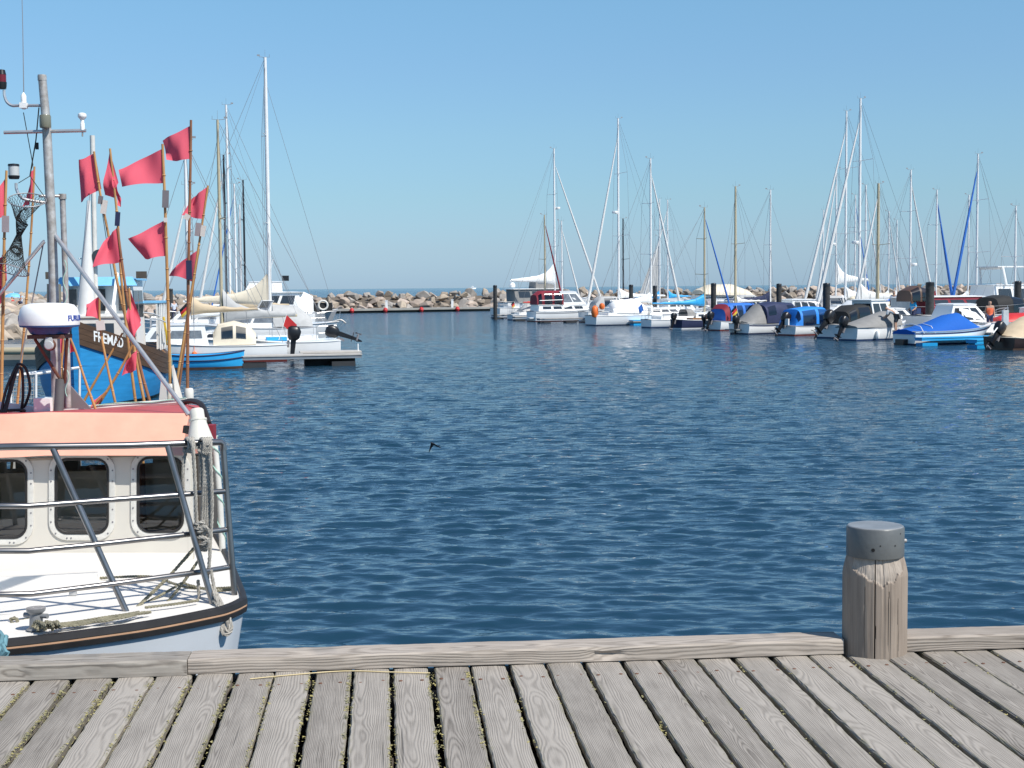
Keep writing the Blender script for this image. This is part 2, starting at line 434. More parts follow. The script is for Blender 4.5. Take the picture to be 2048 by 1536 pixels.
    mxc = N.new('ShaderNodeMix'); mxc.data_type = 'RGBA'; K.new(yr(60, 300, 0, 1), mxc.inputs[0]); mxc.inputs[6].default_value = (.011, .042, .072, 1); mxc.inputs[7].default_value = (.020, .068, .125, 1); K.new(mxc.outputs[2], bs.inputs['Base Color'])  # far blue puts the tone reflected by distant wave slopes into the colour
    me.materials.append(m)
    o = bpy.data.objects.new('water', me); C.objects.link(o); struct(o)
make_water()

# ================================================================== BOARDWALK
DZ = 1.55
DECK = Matrix.Rotation(R(5), 4, 'Z')
def dl(u, v):        # deck pixel to deck-local x, y
    return DECK.inverted() @ W(u, v, DZ)
a = dl(861, 1341); b_ = dl(1470, 1318)
PITCH = (b_.x - a.x) / 8; GAPX = a.x
KY = dl(1000, 1331).y              # front face of the kerb
boardwalk = thing('boardwalk', None, None, (0, 0, 0), R(5)); struct(boardwalk)
def plank_mesh(wd, seed, y0=-4.0, y1=None):
    y1 = KY + .165 if y1 is None else y1
    rnd = random.Random(seed)
    # dense near the kerb where it is seen, coarse behind the camera
    ys = [y0, 0.5] + list(np.linspace(3.9, y1 - .012, 46)) + [y1]
    rings = []
    for i, y in enumerate(ys):
        j = .0022
        jl = noise.noise(V((seed * 3.1, y * 5, 0))) * .0016 + rnd.uniform(-j, j)
        jr = noise.noise(V((seed * 5.7, y * 5, 4))) * .0016 + rnd.uniform(-j, j)
        e = .010 if i == len(ys) - 1 else 0
        zt = -e * .6 + noise.noise(V((seed, y * 3, 9))) * .0015
        h = wd / 2
        rings.append([V((-h + jl + .002, y, -.034)), V((h + jr - .002, y, -.034)), V((h + jr - e * .6, y, -.007)), V((h + jr - .005 - e * .6, y, zt - .001)), V((h * .4, y, zt + .0008)), V((-h * .4, y, zt + .0008)), V((-h + jl + .005 + e * .6, y, zt - .001)), V((-h + jl + e * .6, y, -.007))])
    m = MB(); m.loft(rings); return m
protos = []
rnd = random.Random(11)
nails = MB(); lich = MB()
for i in range(-34, 40):
    xc = GAPX + (i + .5) * PITCH
    gap = .019 if i < 1 else .0145
    wd = PITCH - gap + rnd.uniform(-.004, .004)
    if len(protos) < 10:
        o = plank_mesh(PITCH - .0165, i + 50).build('plank', 'plank_wood', boardwalk); protos.append(o)
    else:
        o = protos[rnd.randrange(10)].copy(); C.objects.link(o)
    o.parent = boardwalk
    o.location = (xc + rnd.uniform(-.002, .002), rnd.uniform(-.008, .008), DZ + rnd.uniform(-.002, .002)); o.rotation_euler = (0, 0, rnd.uniform(-.0012, .0012))
    if abs(i) < 24:
        for s_ in (-.28, .27):
            for yy in (KY - .19, KY - 1.62):
                x = xc + s_ * PITCH + rnd.uniform(-.008, .008); y = yy + rnd.uniform(-.02, .02)
                nails.lathe([(.0075, -.004), (.0075, .0012), (.004, .0022), (0, .0022)], (x, y, DZ), 8)
    if -14 <= i <= 16:                 # lichen crumbs along the right and left edges of each plank
        dens = 420 if i < 1 else 130
        for k in range(dens):
            y = KY - .08 - abs(rnd.gauss(0, .75)) if rnd.random() < .7 else KY - rnd.uniform(.1, 2.0)
            if noise.noise(V((i * 7.7, y * 5, 2))) < (-.2 if i < 1 else .12): continue
            side = 1 if rnd.random() < .75 else -1
            x = xc + side * (wd / 2 - rnd.uniform(-.004, .008)); rr = rnd.uniform(.003, .0085)
            c = V((x, y, DZ - rnd.uniform(0, .008)))
            pts = [c + V((rnd.uniform(-1, 1), rnd.uniform(-1, 1), rnd.uniform(-.2, .9))) * rr for _ in range(4)]
            lich.add(pts, [(0, 1, 2), (0, 1, 3), (1, 2, 3), (0, 2, 3)])
o = nails.build('nail', 'nail_rust', boardwalk); o['kind'] = 'stuff'
o = lich.build('lichen', 'lichen', boardwalk, smooth=False, raw=True); o['kind'] = 'stuff'
for yy in (KY - .22, KY - 1.62, KY - 2.4, KY - 3.2, KY - 4.6):
    m = MB(); m.box((GAPX + 3 * PITCH, yy, DZ - .036 - .11), (11.4, .10, .20)); m.build('joist', 'joist', boardwalk)
m = MB(); m.box((GAPX + 3 * PITCH, KY + .06, DZ - .036 - .13), (11.4, .22, .24)); m.build('joist', 'joist', boardwalk)
m = MB(); m.box((GAPX + 3 * PITCH, KY - 2.6, DZ - .34), (11.4, 5.1, .10)); m.build('gap_backing', 'joist', boardwalk)  # dark sheet added below so the plank gaps look black instead of showing water
for xx in (-4.4, -1.6, .9, 3.6, 5.4):
    for yy in (KY - .08, KY - 3.2):
        m = MB(); m.tube([(xx, yy, DZ - .30), (xx, yy, -1.4)], .12, 14); m.build('pile', 'ground_pile', boardwalk)

def kerb_beam(u0, u1, matn, label, seed, dz=0., wd=.155, ht=.06, dy=0.):
    x0 = dl(u0, 1340 if u0 < 600 else 1322).x; x1 = dl(u1, 1340 if u1 < 600 else 1322).x
    n = max(8, int((x1 - x0) / .035)); rn = random.Random(seed); rings = []
    for i in range(n + 1):
        t = i / n; x = x0 + (x1 - x0) * t
        q = lambda k: noise.noise(V((x * 4 + seed, k * 3.3, seed))) * .003 + rn.uniform(-.0008, .0008)
        e = .0012 if i in (0, n) else 0; ch = .007
        y0 = KY + dy; y1 = y0 + wd; z0 = DZ + .004 + dz; z1 = z0 + ht
        dent = 0
        if seed == 2 and abs(x - xd0) < .16: dent = .022 * math.exp(-((x - xd0) / .07) ** 2)
        if seed == 1: dent = max(0, noise.noise(V((x * 7, 3, 1)))) * .018
        rings.append([V((x, y0 + e + q(1), z0)), V((x, y1 - e + q(2), z0)), V((x, y1 - e + q(3), z1 - ch - e)), V((x, y1 - ch - e, z1 - e + q(4))),
                      V((x, y0 + ch + e + dent * .3, z1 - e + q(5) - dent * .25)), V((x, y0 + e + q(6) + dent * .6, z1 - ch - e - dent * .6)), V((x, y0 + e + q(7) + dent * 1.3, z0 + ht * .45))])
    org = V(((x0 + x1) / 2, KY + wd / 2, DZ + ht / 2))
    m = MB(); m.loft([[q_ - org for q_ in r_] for r_ in rings])
    o = m.build('kerb_beam', matn, None); o.rotation_euler = (0, 0, R(5)); o.location = DECK @ org
    return tag(o, label, 'kerb beam', 'timber kerb beams along the quay edge')
xd0 = dl(1215, 1325).x
kerb_beam(-1400, 380, 'old_kerb_wood', 'brown cracked kerb beam lying left of the joint, below the orange boat', 1, dz=-.001, ht=.064, dy=-.012)
kerb_beam(381.5, 1704, 'kerb_wood', 'long pale kerb beam with knots running left of the capped mooring post', 2)
kerb_beam(1813, 3300, 'kerb_wood', 'pale kerb beam starting right of the capped mooring post', 3, dz=.001)

# mooring post with a metal cap
bc = W(1748, 1311, DZ); bc = DECK @ V((dl(1761, 1311).x, KY + .045, DZ))
post = thing('mooring_post', 'thick grey wooden mooring post with dark metal cap at the quay edge', 'mooring post', (bc.x, bc.y, DZ), 0)
def post_body():
    n = 288; zs = [-3.0, -.2] + list(np.linspace(0, .25, 10)) + list(np.linspace(.255, .432, 60)); rings = []
    for z in zs:
        ring = []
        for k in range(n):
            a_ = 2 * PI * k / n; c, s_ = math.cos(a_), math.sin(a_)
            rr = .1335 + .0022 * noise.noise(V((c * 2, s_ * 2, z * 1.5))) + .0022 * noise.noise(V((c * 14, s_ * 14, z * .8)))
            rr -= min(1, max(0, (z - .335) / .09)) ** 1.3 * .021
            # axe scar: a chamfer hacked off towards the camera, ragged lower edge
            am = math.degrees(math.atan2(s_, c)); d = (am + 97)
            ragg = .30 + .0011 * abs(d - 8) + .028 * noise.noise(V((d * .09, 1, 1))) + .010 * noise.noise(V((d * .4, 5, 1)))
            q = min(1, max(0, (z - ragg) / .006)) * min(1, max(0, (58 - abs(d)) / 5))
            rr -= q * (.006 + min(.010, max(0, z - ragg) * .10) + .002 * noise.noise(V((d * .5, z * 14, 3))))
            # drying cracks
            for a0, wd, dp, za, zb in ((-104, .75, .026, -.2, .43), (-80, .65, .0035, .05, .28), (-60, .65, .004, -.2, .25), (-122, .65, .0035, 0, .3)):
                am2 = am + 2.2 * noise.noise(V((z * 5, a0, 0)))
                if abs(am2 - a0) < wd and za < z < zb: rr -= dp
            ring.append(V((c * rr, s_ * rr, z)))
        rings.append(ring)
    m = MB(); m.loft(rings); return m
shaft = post_body().build('post_shaft', 'post_wood', post, ang=28)
wood('scar_timber', 2, light=(.40, .345, .29), dark=(.17, .135, .11), ring=.02, amt=.3, cracks=.5)
shaft.data.materials.append(MATS['scar_timber'])
for pl in shaft.data.polygons:
    c_ = pl.center; d = math.degrees(math.atan2(c_.y, c_.x)) + 97
    rg = .30 + .0011 * abs(d - 8) + .028 * noise.noise(V((d * .09, 1, 1))) + .010 * noise.noise(V((d * .4, 5, 1)))
    if abs(d) < 56 and c_.z > rg + .004: pl.material_index = 1
m = MB(); m.lathe([(.105, .412), (.1185, .412), (.1195, .42), (.1195, .530), (.116, .5355)], (0, 0, 0), 48); cap = m.build('cap', 'cap_metal', post)
m = MB(); m.lathe([(.1158, .5352), (.112, .5385), (.06, .5365), (0, .537)], (0, 0, 0), 48); m.build('cap_lid', 'cap_top', cap)
for ang_, z, r_ in ((-108, .452, .0075), (-94, .470, .003), (-62, .468, .0035), (-46, .515, .003)):
    a_ = R(ang_); c = V((math.cos(a_), math.sin(a_), 0)); m = MB()
    m.lathe([(r_, -.004), (r_, .0012), (0, .0012)], c * .1192 + V((0, 0, z)), 12, axis=c); m.build('bolt_hole', 'black_hole', cap)
m = MB(); m.lathe([(.008, -.002), (.008, .012), (.005, .015), (0, .015)], V((math.cos(R(2)) * .119, math.sin(R(2)) * .119, .47)), 10, axis=(1, .03, 0)); m.build('bolt', 'galv', cap)

# straw on the planks, teal rope hanging over the kerb
m = MB(); m.tube(cr([W(500, 1358, DZ + .004), W(580, 1350, DZ + .006), W(690, 1342, DZ + .004), W(780, 1344, DZ + .006), W(860, 1346, DZ + .004)], 5), .0028, 5)
tag(m.build('straw', 'straw'), 'long dry yellow straw lying across the plank ends', 'straw')
m = MB()
rope_mb(m, [P(-60, 1290, 6.0), P(-20, 1272, 5.99), P(2, 1272, 5.97), P(8, 1282, 5.95), P(0, 1292, 5.95), P(-30, 1300, 5.97)], .022, 6)
rope_mb(m, [P(-60, 1310, 5.93), P(-15, 1296, 5.92), P(6, 1298, 5.91), P(9, 1308, 5.9), P(-2, 1320, 5.9), P(-40, 1330, 5.92)], .022, 6)
tag(m.build('mooring_rope', 'teal_rope', None, fix=False), 'thick teal rope coiled on the kerb at the far left', 'rope')

# ================================================================== BREAKWATER
crest = [(-74, 84, 2.6), (-56, 128, 2.7), (-51, 172, 2.5), (-36, 199, 2.45), (0, 207, 2.55), (40, 223, 2.75), (150, 275, 2.95)]
toe = [(-35, 74), (-33, 98), (-39, 150), (-33, 187), (0, 197), (38, 213), (146, 264)]
bw = thing('breakwater', 'long breakwater of large grey and tan boulders across the harbour mouth', 'breakwater')
def bwp(s, t):
    i = min(int(s), len(crest) - 2); f = s - i
    c = V(crest[i]).lerp(V(crest[i + 1]), f); q = V((*toe[i], .25)).lerp(V((*toe[i + 1], .25)), f)
    return q.lerp(c, t)
m = MB(); rings = []
for i in range(61):
    s = i / 60 * (len(crest) - 1 - 1e-6); r_ = []
    for t in (-.1, 0, .3, .6, 1.0):
        p = bwp(s, t); p.z -= .55; r_.append(p)
    p = bwp(s, 1.0); q = p - bwp(s, 0); q.z = 0; q.normalize()
    r_.append(p + q * 3 + V((0, 0, -.6))); r_.append(p + q * 9 + V((0, 0, -3.4)))
    rings.append(r_)
mat('rubble', (.16, .13, .10), .95, var=.4, vs=.8, bump=1., bs=3)
m.loft(rings, closed=False); m.build('core', 'rubble', bw, smooth=False)
def stone_mat(name, col, d):
    m, t, b, N, K = newmat(name)
    oi = N.new('ShaderNodeObjectInfo'); tc = N.new('ShaderNodeTexCoord'); n = N.new('ShaderNodeTexNoise'); n.inputs['Scale'].default_value = 2.2; n.inputs['Detail'].default_value = 7; n.inputs['Roughness'].default_value = .65
    K.new(tc.outputs['Object'], n.inputs['Vector'])
    rp = N.new('ShaderNodeValToRGB'); rp.color_ramp.elements[0].color = (*d, 1); rp.color_ramp.elements[1].color = (*col, 1); rp.color_ramp.elements[0].position = .3; rp.color_ramp.elements[1].position = .65
    K.new(n.outputs['Fac'], rp.inputs[0])
    hs = N.new('ShaderNodeHueSaturation'); K.new(rp.outputs[0], hs.inputs['Color'])
    mr = N.new('ShaderNodeMapRange'); mr.inputs[3].default_value = .68; mr.inputs[4].default_value = 1.2; K.new(oi.outputs['Random'], mr.inputs[0]); K.new(mr.outputs[0], hs.inputs['Value'])
    K.new(hs.outputs[0], b.inputs['Base Color']); b.inputs['Roughness'].default_value = .9
    bp = N.new('ShaderNodeBump'); bp.inputs['Distance'].default_value = .12; bp.inputs['Strength'].default_value = .6; K.new(n.outputs['Fac'], bp.inputs['Height']); K.new(bp.outputs[0], b.inputs['Normal'])
stone_mat('stone_tan', (.46, .385, .30), (.32, .26, .20)); stone_mat('stone_grey', (.41, .375, .335), (.26, .235, .21)); stone_mat('stone_pink', (.47, .385, .315), (.32, .255, .21))
def stone_mesh(seed):
    rn = random.Random(seed); bm = bmesh.new()
    for _ in range(13):
        p = V((rn.gauss(0, 1), rn.gauss(0, 1), rn.gauss(0, 1)));  p.normalize()
        p = V((p.x * rn.uniform(.8, 1.1), p.y * rn.uniform(.55, .8), p.z * rn.uniform(.5, .75)))
        bm.verts.new(p * .58)
    bmesh.ops.convex_hull(bm, input=bm.verts)
    for v_ in [v_ for v_ in bm.verts if not v_.link_faces]: bm.verts.remove(v_)
    bmesh.ops.dissolve_limit(bm, angle_limit=R(14), verts=bm.verts, edges=bm.edges)
    bmesh.ops.bevel(bm, geom=bm.edges[:], offset=.025, segments=1, affect='EDGES')
    bmesh.ops.triangulate(bm, faces=bm.faces)
    me = bpy.data.meshes.new('stone'); bm.to_mesh(me); bm.free(); return me
smesh = []
for i in range(15):
    me = stone_mesh(i + 40); me.materials.append(MATS[('stone_tan', 'stone_grey', 'stone_pink')[i % 3]]); smesh.append(me)
rn = random.Random(5); cand = []
for i in range(len(crest) - 1):
    c0, c1 = V(crest[i]), V(crest[i + 1]); L = (c1 - c0).length
    slope = (bwp(i + .5, 1) - bwp(i + .5, 0)).length
    step = 1.45; nr = max(5, int(slope / 1.9))
    for a_ in range(int(L / step)):
        for t_ in range(nr + 1):
            s = i + (a_ + rn.uniform(.1, .9)) / (L / step); t = (t_ + rn.uniform(-.3, .3)) / nr
            p = bwp(min(s, len(crest) - 1.001), min(1.03, max(-.03, t)))
            sz = rn.uniform(1.2, 2.4) if rn.random() < .75 else rn.uniform(.7, 1.2)
            if slope > 20: sz *= 1.15
            p.z += rn.uniform(-.45, .1) - (.3 if t > .95 else 0)
            cand.append((p, sz))
def vis(p):
    q = ROT.transposed() @ (p - CAM); return q.z < 0 and abs(q.x / -q.z) < .37
cand = [c for c in cand if vis(c[0])]
cand.sort(key=lambda c: -(c[1] / (c[0] - CAM).length) * (1.8 if -40 < c[0].x < 6 and c[0].y > 170 else 1))
rest = {0: MB(), 1: MB(), 2: MB()}
for i, (p, sz) in enumerate(cand):
    k = rn.randrange(15); rot = Matrix.Rotation(rn.uniform(0, 6.28), 4, 'Z') @ Matrix.Rotation(rn.uniform(-.7, .7), 4, 'X') @ Matrix.Rotation(rn.uniform(-.5, .5), 4, 'Y')
    if i < 300:
        o = bpy.data.objects.new('stone', smesh[k]); C.objects.link(o); o.parent = bw
        o.matrix_basis = Matrix.Translation(p) @ rot @ Matrix.Scale(sz * .95, 4)
    else:
        me = smesh[k]; rest[k % 3].add([p + rot @ (v_.co * sz * .95) for v_ in me.vertices], [tuple(f.vertices) for f in me.polygons])
for k in range(3):
    o = rest[k].build('rubble_stones', ('stone_tan', 'stone_grey', 'stone_pink')[k], bw, smooth=False, raw=True); o['kind'] = 'stuff'
print('stones', len(cand))
# low quay below the breakwater
A_ = W(330, 640, 0); A2 = W(560, 629, 0); B_ = W(1010, 621.5, 0); B2 = W(1300, 612, 0)
mat('quay_conc', (.33, .32, .29), .9, var=.2, vs=.6)
mat('weed_dark', (.03, .035, .03), .9)
q_ = thing('quay_wall', 'low grey quay with dark foot running below the boulders', 'quay wall', (A2.x, A2.y, 0))
for i in range(3):
    pa, pb = ((A_, A2), (A2, B_), (B_, B2))[i]; d = (pb - pa).normalized(); n_ = V((-d.y, d.x, 0))
    m = MB(); m.prism([pa + V((0, 0, .30)), pb + V((0, 0, .30)), pb + n_ * 4.5 + V((0, 0, .30)), pa + n_ * 4.5 + V((0, 0, .30))], (0, 0, .22)); m.build('quay_deck', 'quay_conc', q_, world=True)
    m = MB(); m.prism([pa + n_ * .2 + V((0, 0, -1)), pb + n_ * .2 + V((0, 0, -1)), pb + n_ * 4 + V((0, 0, -1)), pa + n_ * 4 + V((0, 0, -1))], (0, 0, 1.298)); m.build('quay_foot', 'weed_dark', q_, world=True)
def on_quay(u, off, z): 
    d = (B_ - A2); t = 0
    # intersect pixel column with the quay's front line
    r = ray(u, 620); k = r.x / r.y
    t = (A2.x - k * A2.y) / (k * d.y - d.x); p = A2 + d * t; n_ = V((-d.y, d.x, 0)).normalized(); q = p + n_ * off; return V((q.x, q.y, z))
for i, u in enumerate((702, 769, 841, 913)):
    m = MB(); m.lathe([(0, -.3), (.2, -.24), (.3, 0), (.22, .25), (.08, .34), (0, .36)], on_quay(u, -.31, .32), 12)
    tag(m.build('mooring_buoy', 'red'), 'red round fender on the low quay, %s from the left' % ('first', 'second', 'third', 'fourth')[i], 'fender', 'red fenders along the low quay')
for i, u in enumerate((779, 911)):
    m = MB(); m.box(on_quay(u, 1.0, .52 + .5), (.28, .28, 1.0)); m.box(on_quay(u, 1.0, .52 + 1.04), (.34, .34, .08))
    tag(m.build('power_pillar', 'white'), ('left' if i == 0 else 'right') + ' of two short white service pillars on the low quay', 'pillar', 'service pillars on the quay')
m = MB(); pw = W(0, 790, .9)
# concrete pier arm behind the boats at far left
pr = thing('concrete_pier', 'grey concrete pier slab at far left below the rocks', 'pier', (-24, 62, 0))
m = MB(); m.prism([V((-40, 64, -1)), V((-16.8, 60.5, -1)), V((-16.6, 63.5, -1)), V((-40, 70, -1))], (0, 0, 1.75)); m.build('pier_slab', 'quay_conc', pr, world=True)
m = MB(); m.tube([V((-40, 63.6, .62)), V((-16.9, 60.2, .62))], .16, 10); m.build('fender_log', 'mast_beige', pr, world=True)
# far ship
sp_ = P(944, 574.6, 3600); e = thing('ship', 'tiny white ship far out on the horizon', 'ship', (sp_.x, sp_.y, 0))
m = MB(); m.loft([[V((-9, -2, .2)), V((9, -2, .2)), V((11, 0, 3.2)), V((-9.5, 0, 2.6))], [V((-9, 2, .2)), V((9, 2, .2)), V((11, .6, 3.2)), V((-9.5, .6, 2.6))]]); m.build('hull', 'white', e)
m = MB(); m.box((1, 0, 4.3), (7, 2.4, 2.8)); m.box((2, 0, 6.3), (4, 2, 1.6)); m.build('superstructure', 'white', e)
m = MB(); m.tube([(1, 0, 7), (1, 0, 10)], .25, 6); m.build('mast', 'alu', e)

# ================================================================== THE FISHING BOAT AT THE QUAY
mat('visor_orange', (.78, .37, .26), .5, var=.10, vs=2.5, dirt=(.71, .30, .21), bump=.04, bs=6)
mat('roof_red', (.52, .075, .07), .5, var=.2, vs=4)
mat('house_white', (.60, .565, .50), .42, var=.06, vs=2.2)
mat('deck_white', (.78, .75, .70), .55, var=.07, vs=3, bump=.05, bs=40)
mat('hull_grey', (.60, .63, .66), .25, var=.06, vs=2, coat=.4)
mat('rub_black', (.022, .02, .02), .55, var=.3, vs=12)
mat('rub_tan', (.55, .33, .2), .5, var=.15, vs=10)
mat('frame_white', (.62, .60, .55), .5, var=.14, vs=20)
mat('gasket', (.015, .013, .012), .6)
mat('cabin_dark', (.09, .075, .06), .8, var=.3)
mat('cabin_brown', (.42, .34, .27), .8, var=.25)
mat('horn_plastic', (.68, .65, .57), .45, var=.06)
mat('radar_blue', (.045, .12, .30), .4, var=.1)
mat('text_blue', (.05, .09, .35), .5)
mat('bamboo', (.52, .30, .11), .5, var=.35, vs=5, dirt=(.35, .17, .06), stretch=(1, 1, .6))
mat('bamboo_dark', (.30, .13, .06), .45, var=.4, vs=6, stretch=(1, 1, .6))
mat('plate_grey', (.20, .19, .20), .7, var=.2)
mat('net_black', (.02, .022, .02), .8)
mat('rust_brown', (.16, .07, .045), .7, var=.4, vs=12)
mat('lamp_glass', (.50, .52, .52), .15, var=.1)
mat('lamp_red', (.16, .01, .02), .15)
mat('lamp_olive', (.20, .20, .15), .2, var=.15)
mat('tag_white', (.72, .69, .63), .6, var=.1)
mat('plate_lilac', (.36, .31, .32), .6, var=.25, vs=7)

BX, BY = -3.05, 9.6
fb = thing('fishing_boat', 'white fishing boat with orange wheelhouse visor moored at the quay', 'fishing boat', (BX, BY, 0))
def fbb(m, name, matn, parent=None, **k): 
    if parent is None: return m.build(name, matn, fb, world=True, **k)
    # parts sit at the origin of the boat, so sub-parts share its frame
    return m.build(name, matn, None, **k) if False else _sub(m, name, matn, parent, **k)
def _sub(m, name, matn, parent, **k):
    mi = XF[fb.name].inverted(); m.v = [mi @ p for p in m.v]
    return m.build(name, matn, parent, **k)

# --- gunwale line, taken from where its top edge shows, then carried round the stem and aft
gz = 1.27
G = [W(487, 1189, gz), W(480, 1198, gz), W(455, 1209, gz), W(420, 1218, gz), W(300, 1241, gz), W(180, 1258, gz), W(85, 1270, gz), W(0, 1279, gz), W(-90, 1281, gz)]
ax = V((.17, -.985, 0)).normalized()            # towards the bow
ctr = W(-90, 1281, gz)
def mirror(p):
    d = p - ctr; s = d.dot(ax); lat = d - ax * s; return ctr + ax * s - lat
aft = [G[0] + V((-.245, .97, 0)) * t + V((-.10, 0, 0)) * (t / 3) ** 2 for t in (.5, 1.2, 2.2, 3.2, 4.4)]
right = list(reversed(aft)) + G[:-1]
left = [mirror(p) for p in reversed(right)]
rim = cr(right, 4)[:] + [G[-1]] + cr(left, 4)
rim = [V((p.x, p.y, gz)) for p in rim]
cen = sum(rim, V()) / len(rim)
def ringz(z, k, drop=0):
    out = []
    for p in rim:
        q = cen + (p - cen) * k; out.append(V((q.x, q.y, z)))
    return out
m = MB(); m.loft([ringz(gz - .085, 1.0), ringz(gz - .30, .975), ringz(.55, .93), ringz(.1, .88)], cap=False); hull = fbb(m, 'hull', 'hull_grey')
m = MB(); m.loft([ringz(.1, .88), ringz(-.1, .85), ringz(-.5, .55)]); fbb(m, 'boot_stripe', 'antifoul_red')
m = MB(); m.loft([ringz(gz - .018, .992), ringz(gz - .02, .5), ringz(gz - .02, .02)], cap=False); fbb(m, 'deck', 'deck_white')
rb = MB()
rb.loft([ringz(gz - .085, .99), ringz(gz - .085, 1.012), ringz(gz - .055, 1.016), ringz(gz - .052, 1.010)], cap=False)
rb.loft([ringz(gz - .040, 1.010), ringz(gz - .037, 1.016), ringz(gz - .006, 1.012), ringz(gz, 1.004), ringz(gz - .001, .988), ringz(gz - .03, .986)], cap=False)
rub = fbb(rb, 'rub_rail', 'rub_black')
m = MB(); m.loft([ringz(gz - .0525, 1.008), ringz(gz - .0515, 1.0135), ringz(gz - .0405, 1.0135), ringz(gz - .0395, 1.008)], cap=False); _sub(m, 'rub_strip', 'rub_tan', rub)
# red patch painted on the hull
hp = [P(150, 1306, 8.09), P(238, 1297, 8.24), P(232, 1310, 8.25), P(150, 1318, 8.12)]
m = MB(); m.prism(hp, (0, .03, 0)); fbb(m, 'painted_patch', 'maroon')

# --- wheelhouse: three front facets with windows, right side, visor and roof
def fd(u):                                    # distance of the front wall along its plan line
    return 9.42 + (u + 140) / 525 * .46
WT, WB = 903, 1172
def rrect(cx, cy, hx, hy, r, n=6):
    pts = []
    for sx, sy, a0 in ((1, 1, 0), (-1, 1, 90), (-1, -1, 180), (1, -1, 270)):
        for k in range(n + 1):
            a = R(a0 + 90 * k / n); pts.append((cx + sx * (hx - r) + r * math.cos(a), cy + sy * (hy - r) + r * math.sin(a)))
    return pts
def facet(u0, u1, v0, v1, hole, name, parentless=True):
    cx, cy, hx, hy, r = hole
    inner = rrect(cx, cy, hx, hy, r); n = len(inner)
    outer = []
    for (x, y) in inner:                      # push each point of the opening out to the panel's border
        dx, dy = (x - cx) / hx, (y - cy) / hy; s = max(abs(dx), abs(dy)); dx /= s; dy /= s
        outer.append((u1 if dx > .999 else u0 if dx < -.999 else cx + (dx * (u1 - cx) if dx > 0 else dx * (cx - u0)), v1 if dy > .999 else v0 if dy < -.999 else cy + (dy * (v1 - cy) if dy > 0 else dy * (cy - v0))))
    # corners
    A = [P(u, v, fd(u)) for u, v in inner]; B = [P(u, v, fd(u)) for u, v in outer]
    back = V((-.17, .985, 0)) * .05
    m = MB(); m.loft([A, B], cap=False); m.loft([A, [p + back for p in A]], cap=False)
    # fill the four corners exactly
    for (uu, vv) in ((u0, v0), (u1, v0), (u1, v1), (u0, v1)):
        c = P(uu, vv, fd(uu)); near = sorted(B, key=lambda p: (p - c).length)[:2]; m.add([c, near[0], near[1]], [(0, 1, 2)])
    return m, A
panels = []
HOLES = [(-60, 82, (2, 998, 52, 78, 26)), (82, 245, (164, 992, 53, 75, 24)), (245, 386, (321, 989, 46, 75, 24))]
wall = MB()
for (u0, u1, h) in HOLES:
    m, A = facet(u0, u1, WT, WB, h, 'wall'); wall.add(m.v, m.f)
m_, A_l = facet(-260, -60, WT, WB, (-150, 1000, 60, 76, 26), 'wall'); wall.add(m_.v, m_.f)
# side walls and back wall
pr_ = P(386, 1000, fd(386)); pl_ = P(-260, 1000, fd(-260))
bk = V((-.17, .985, 0)).normalized() * 2.0
zt = P(200, WT, fd(200)).z; zb = gz - .02
def zset(p, z): return V((p.x, p.y, z))
ZT = P(386, WT, fd(386)).z
for a_, b__ in ((pl_, pl_ + bk), (pl_ + bk, pl_ + bk + (pr_ - pl_) * .25), (pl_ + bk + (pr_ - pl_) * .8, pr_ + bk)):
    wall.add([zset(a_, zb), zset(b__, zb), zset(b__, ZT), zset(a_, ZT)], [(0, 1, 2, 3)])
wall.add([zset(pl_ + bk, zb), zset(pr_ + bk, zb), zset(pr_ + bk, zb + .45), zset(pl_ + bk, zb + .45)], [(0, 1, 2, 3)])
# right side: jamb by the front, then the dark doorway
wall.prism([zset(pr_, zb), zset(pr_ + bk * .10, zb), zset(pr_ + bk * .10, ZT), zset(pr_, ZT)], V((-.04, -.01, 0)))
wall.prism([zset(pr_ + bk * .55, zb), zset(pr_ + bk, zb), zset(pr_ + bk, ZT), zset(pr_ + bk * .55, ZT)], V((-.04, -.01, 0)))
house = fbb(wall, 'wheelhouse', 'house_white', ang=20, solid=0)
def sub(m, name, matn, **k): return _sub(m, name, matn, house, **k)
nrm = V((.17, -.985, 0)).normalized()
for (u0, u1, h) in HOLES + [(-260, -60, (-150, 1000, 60, 76, 26))]:
    cx, cy, hx, hy, r = h
    def R3(k, off):
        return [P(u, v, fd(u)) + nrm * off for u, v in rrect(cx, cy, hx + k, hy + k, r + max(k, -r + 3))]
    m = MB(); m.loft([R3(1, -.01), R3(1, .010), R3(4, .014), R3(13, .012), R3(14, .0)], cap=False); fr = sub(m, 'window_frame', 'frame_white', ang=60)
    m = MB(); m.loft([R3(1.5, .004), R3(1, .016), R3(-3, .014), R3(-4, .002)], cap=False); sub(m, 'window_gasket', 'gasket')
    m = MB(); A = R3(-2, -.004); m.add(A, [tuple(range(len(A)))]); sub(m, 'window_pane', 'cabin_glass', smooth=False)
    m = MB()
    for k, (u, v) in enumerate(rrect(cx, cy, hx + 8.5, hy + 8.5, r + 8, 2)):
        p = P(u, v, fd(u)) + nrm * .013; m.lathe([(.006, 0), (.006, .003), (0, .004)], p, 6, axis=nrm)
    for sgn in (-1, 1):
        for q in (-.4, .35):
            for (u, v) in ((cx + sgn * (hx + 8.5), cy + hy * q), (cx + hx * q, cy + sgn * (hy + 8.5))):
                p = P(u, v, fd(u)) + nrm * .013; m.lathe([(.006, 0), (.006, .003), (0, .004)], p, 6, axis=nrm)
    o = sub(m, 'screws', 'plate_grey'); o['kind'] = 'stuff'
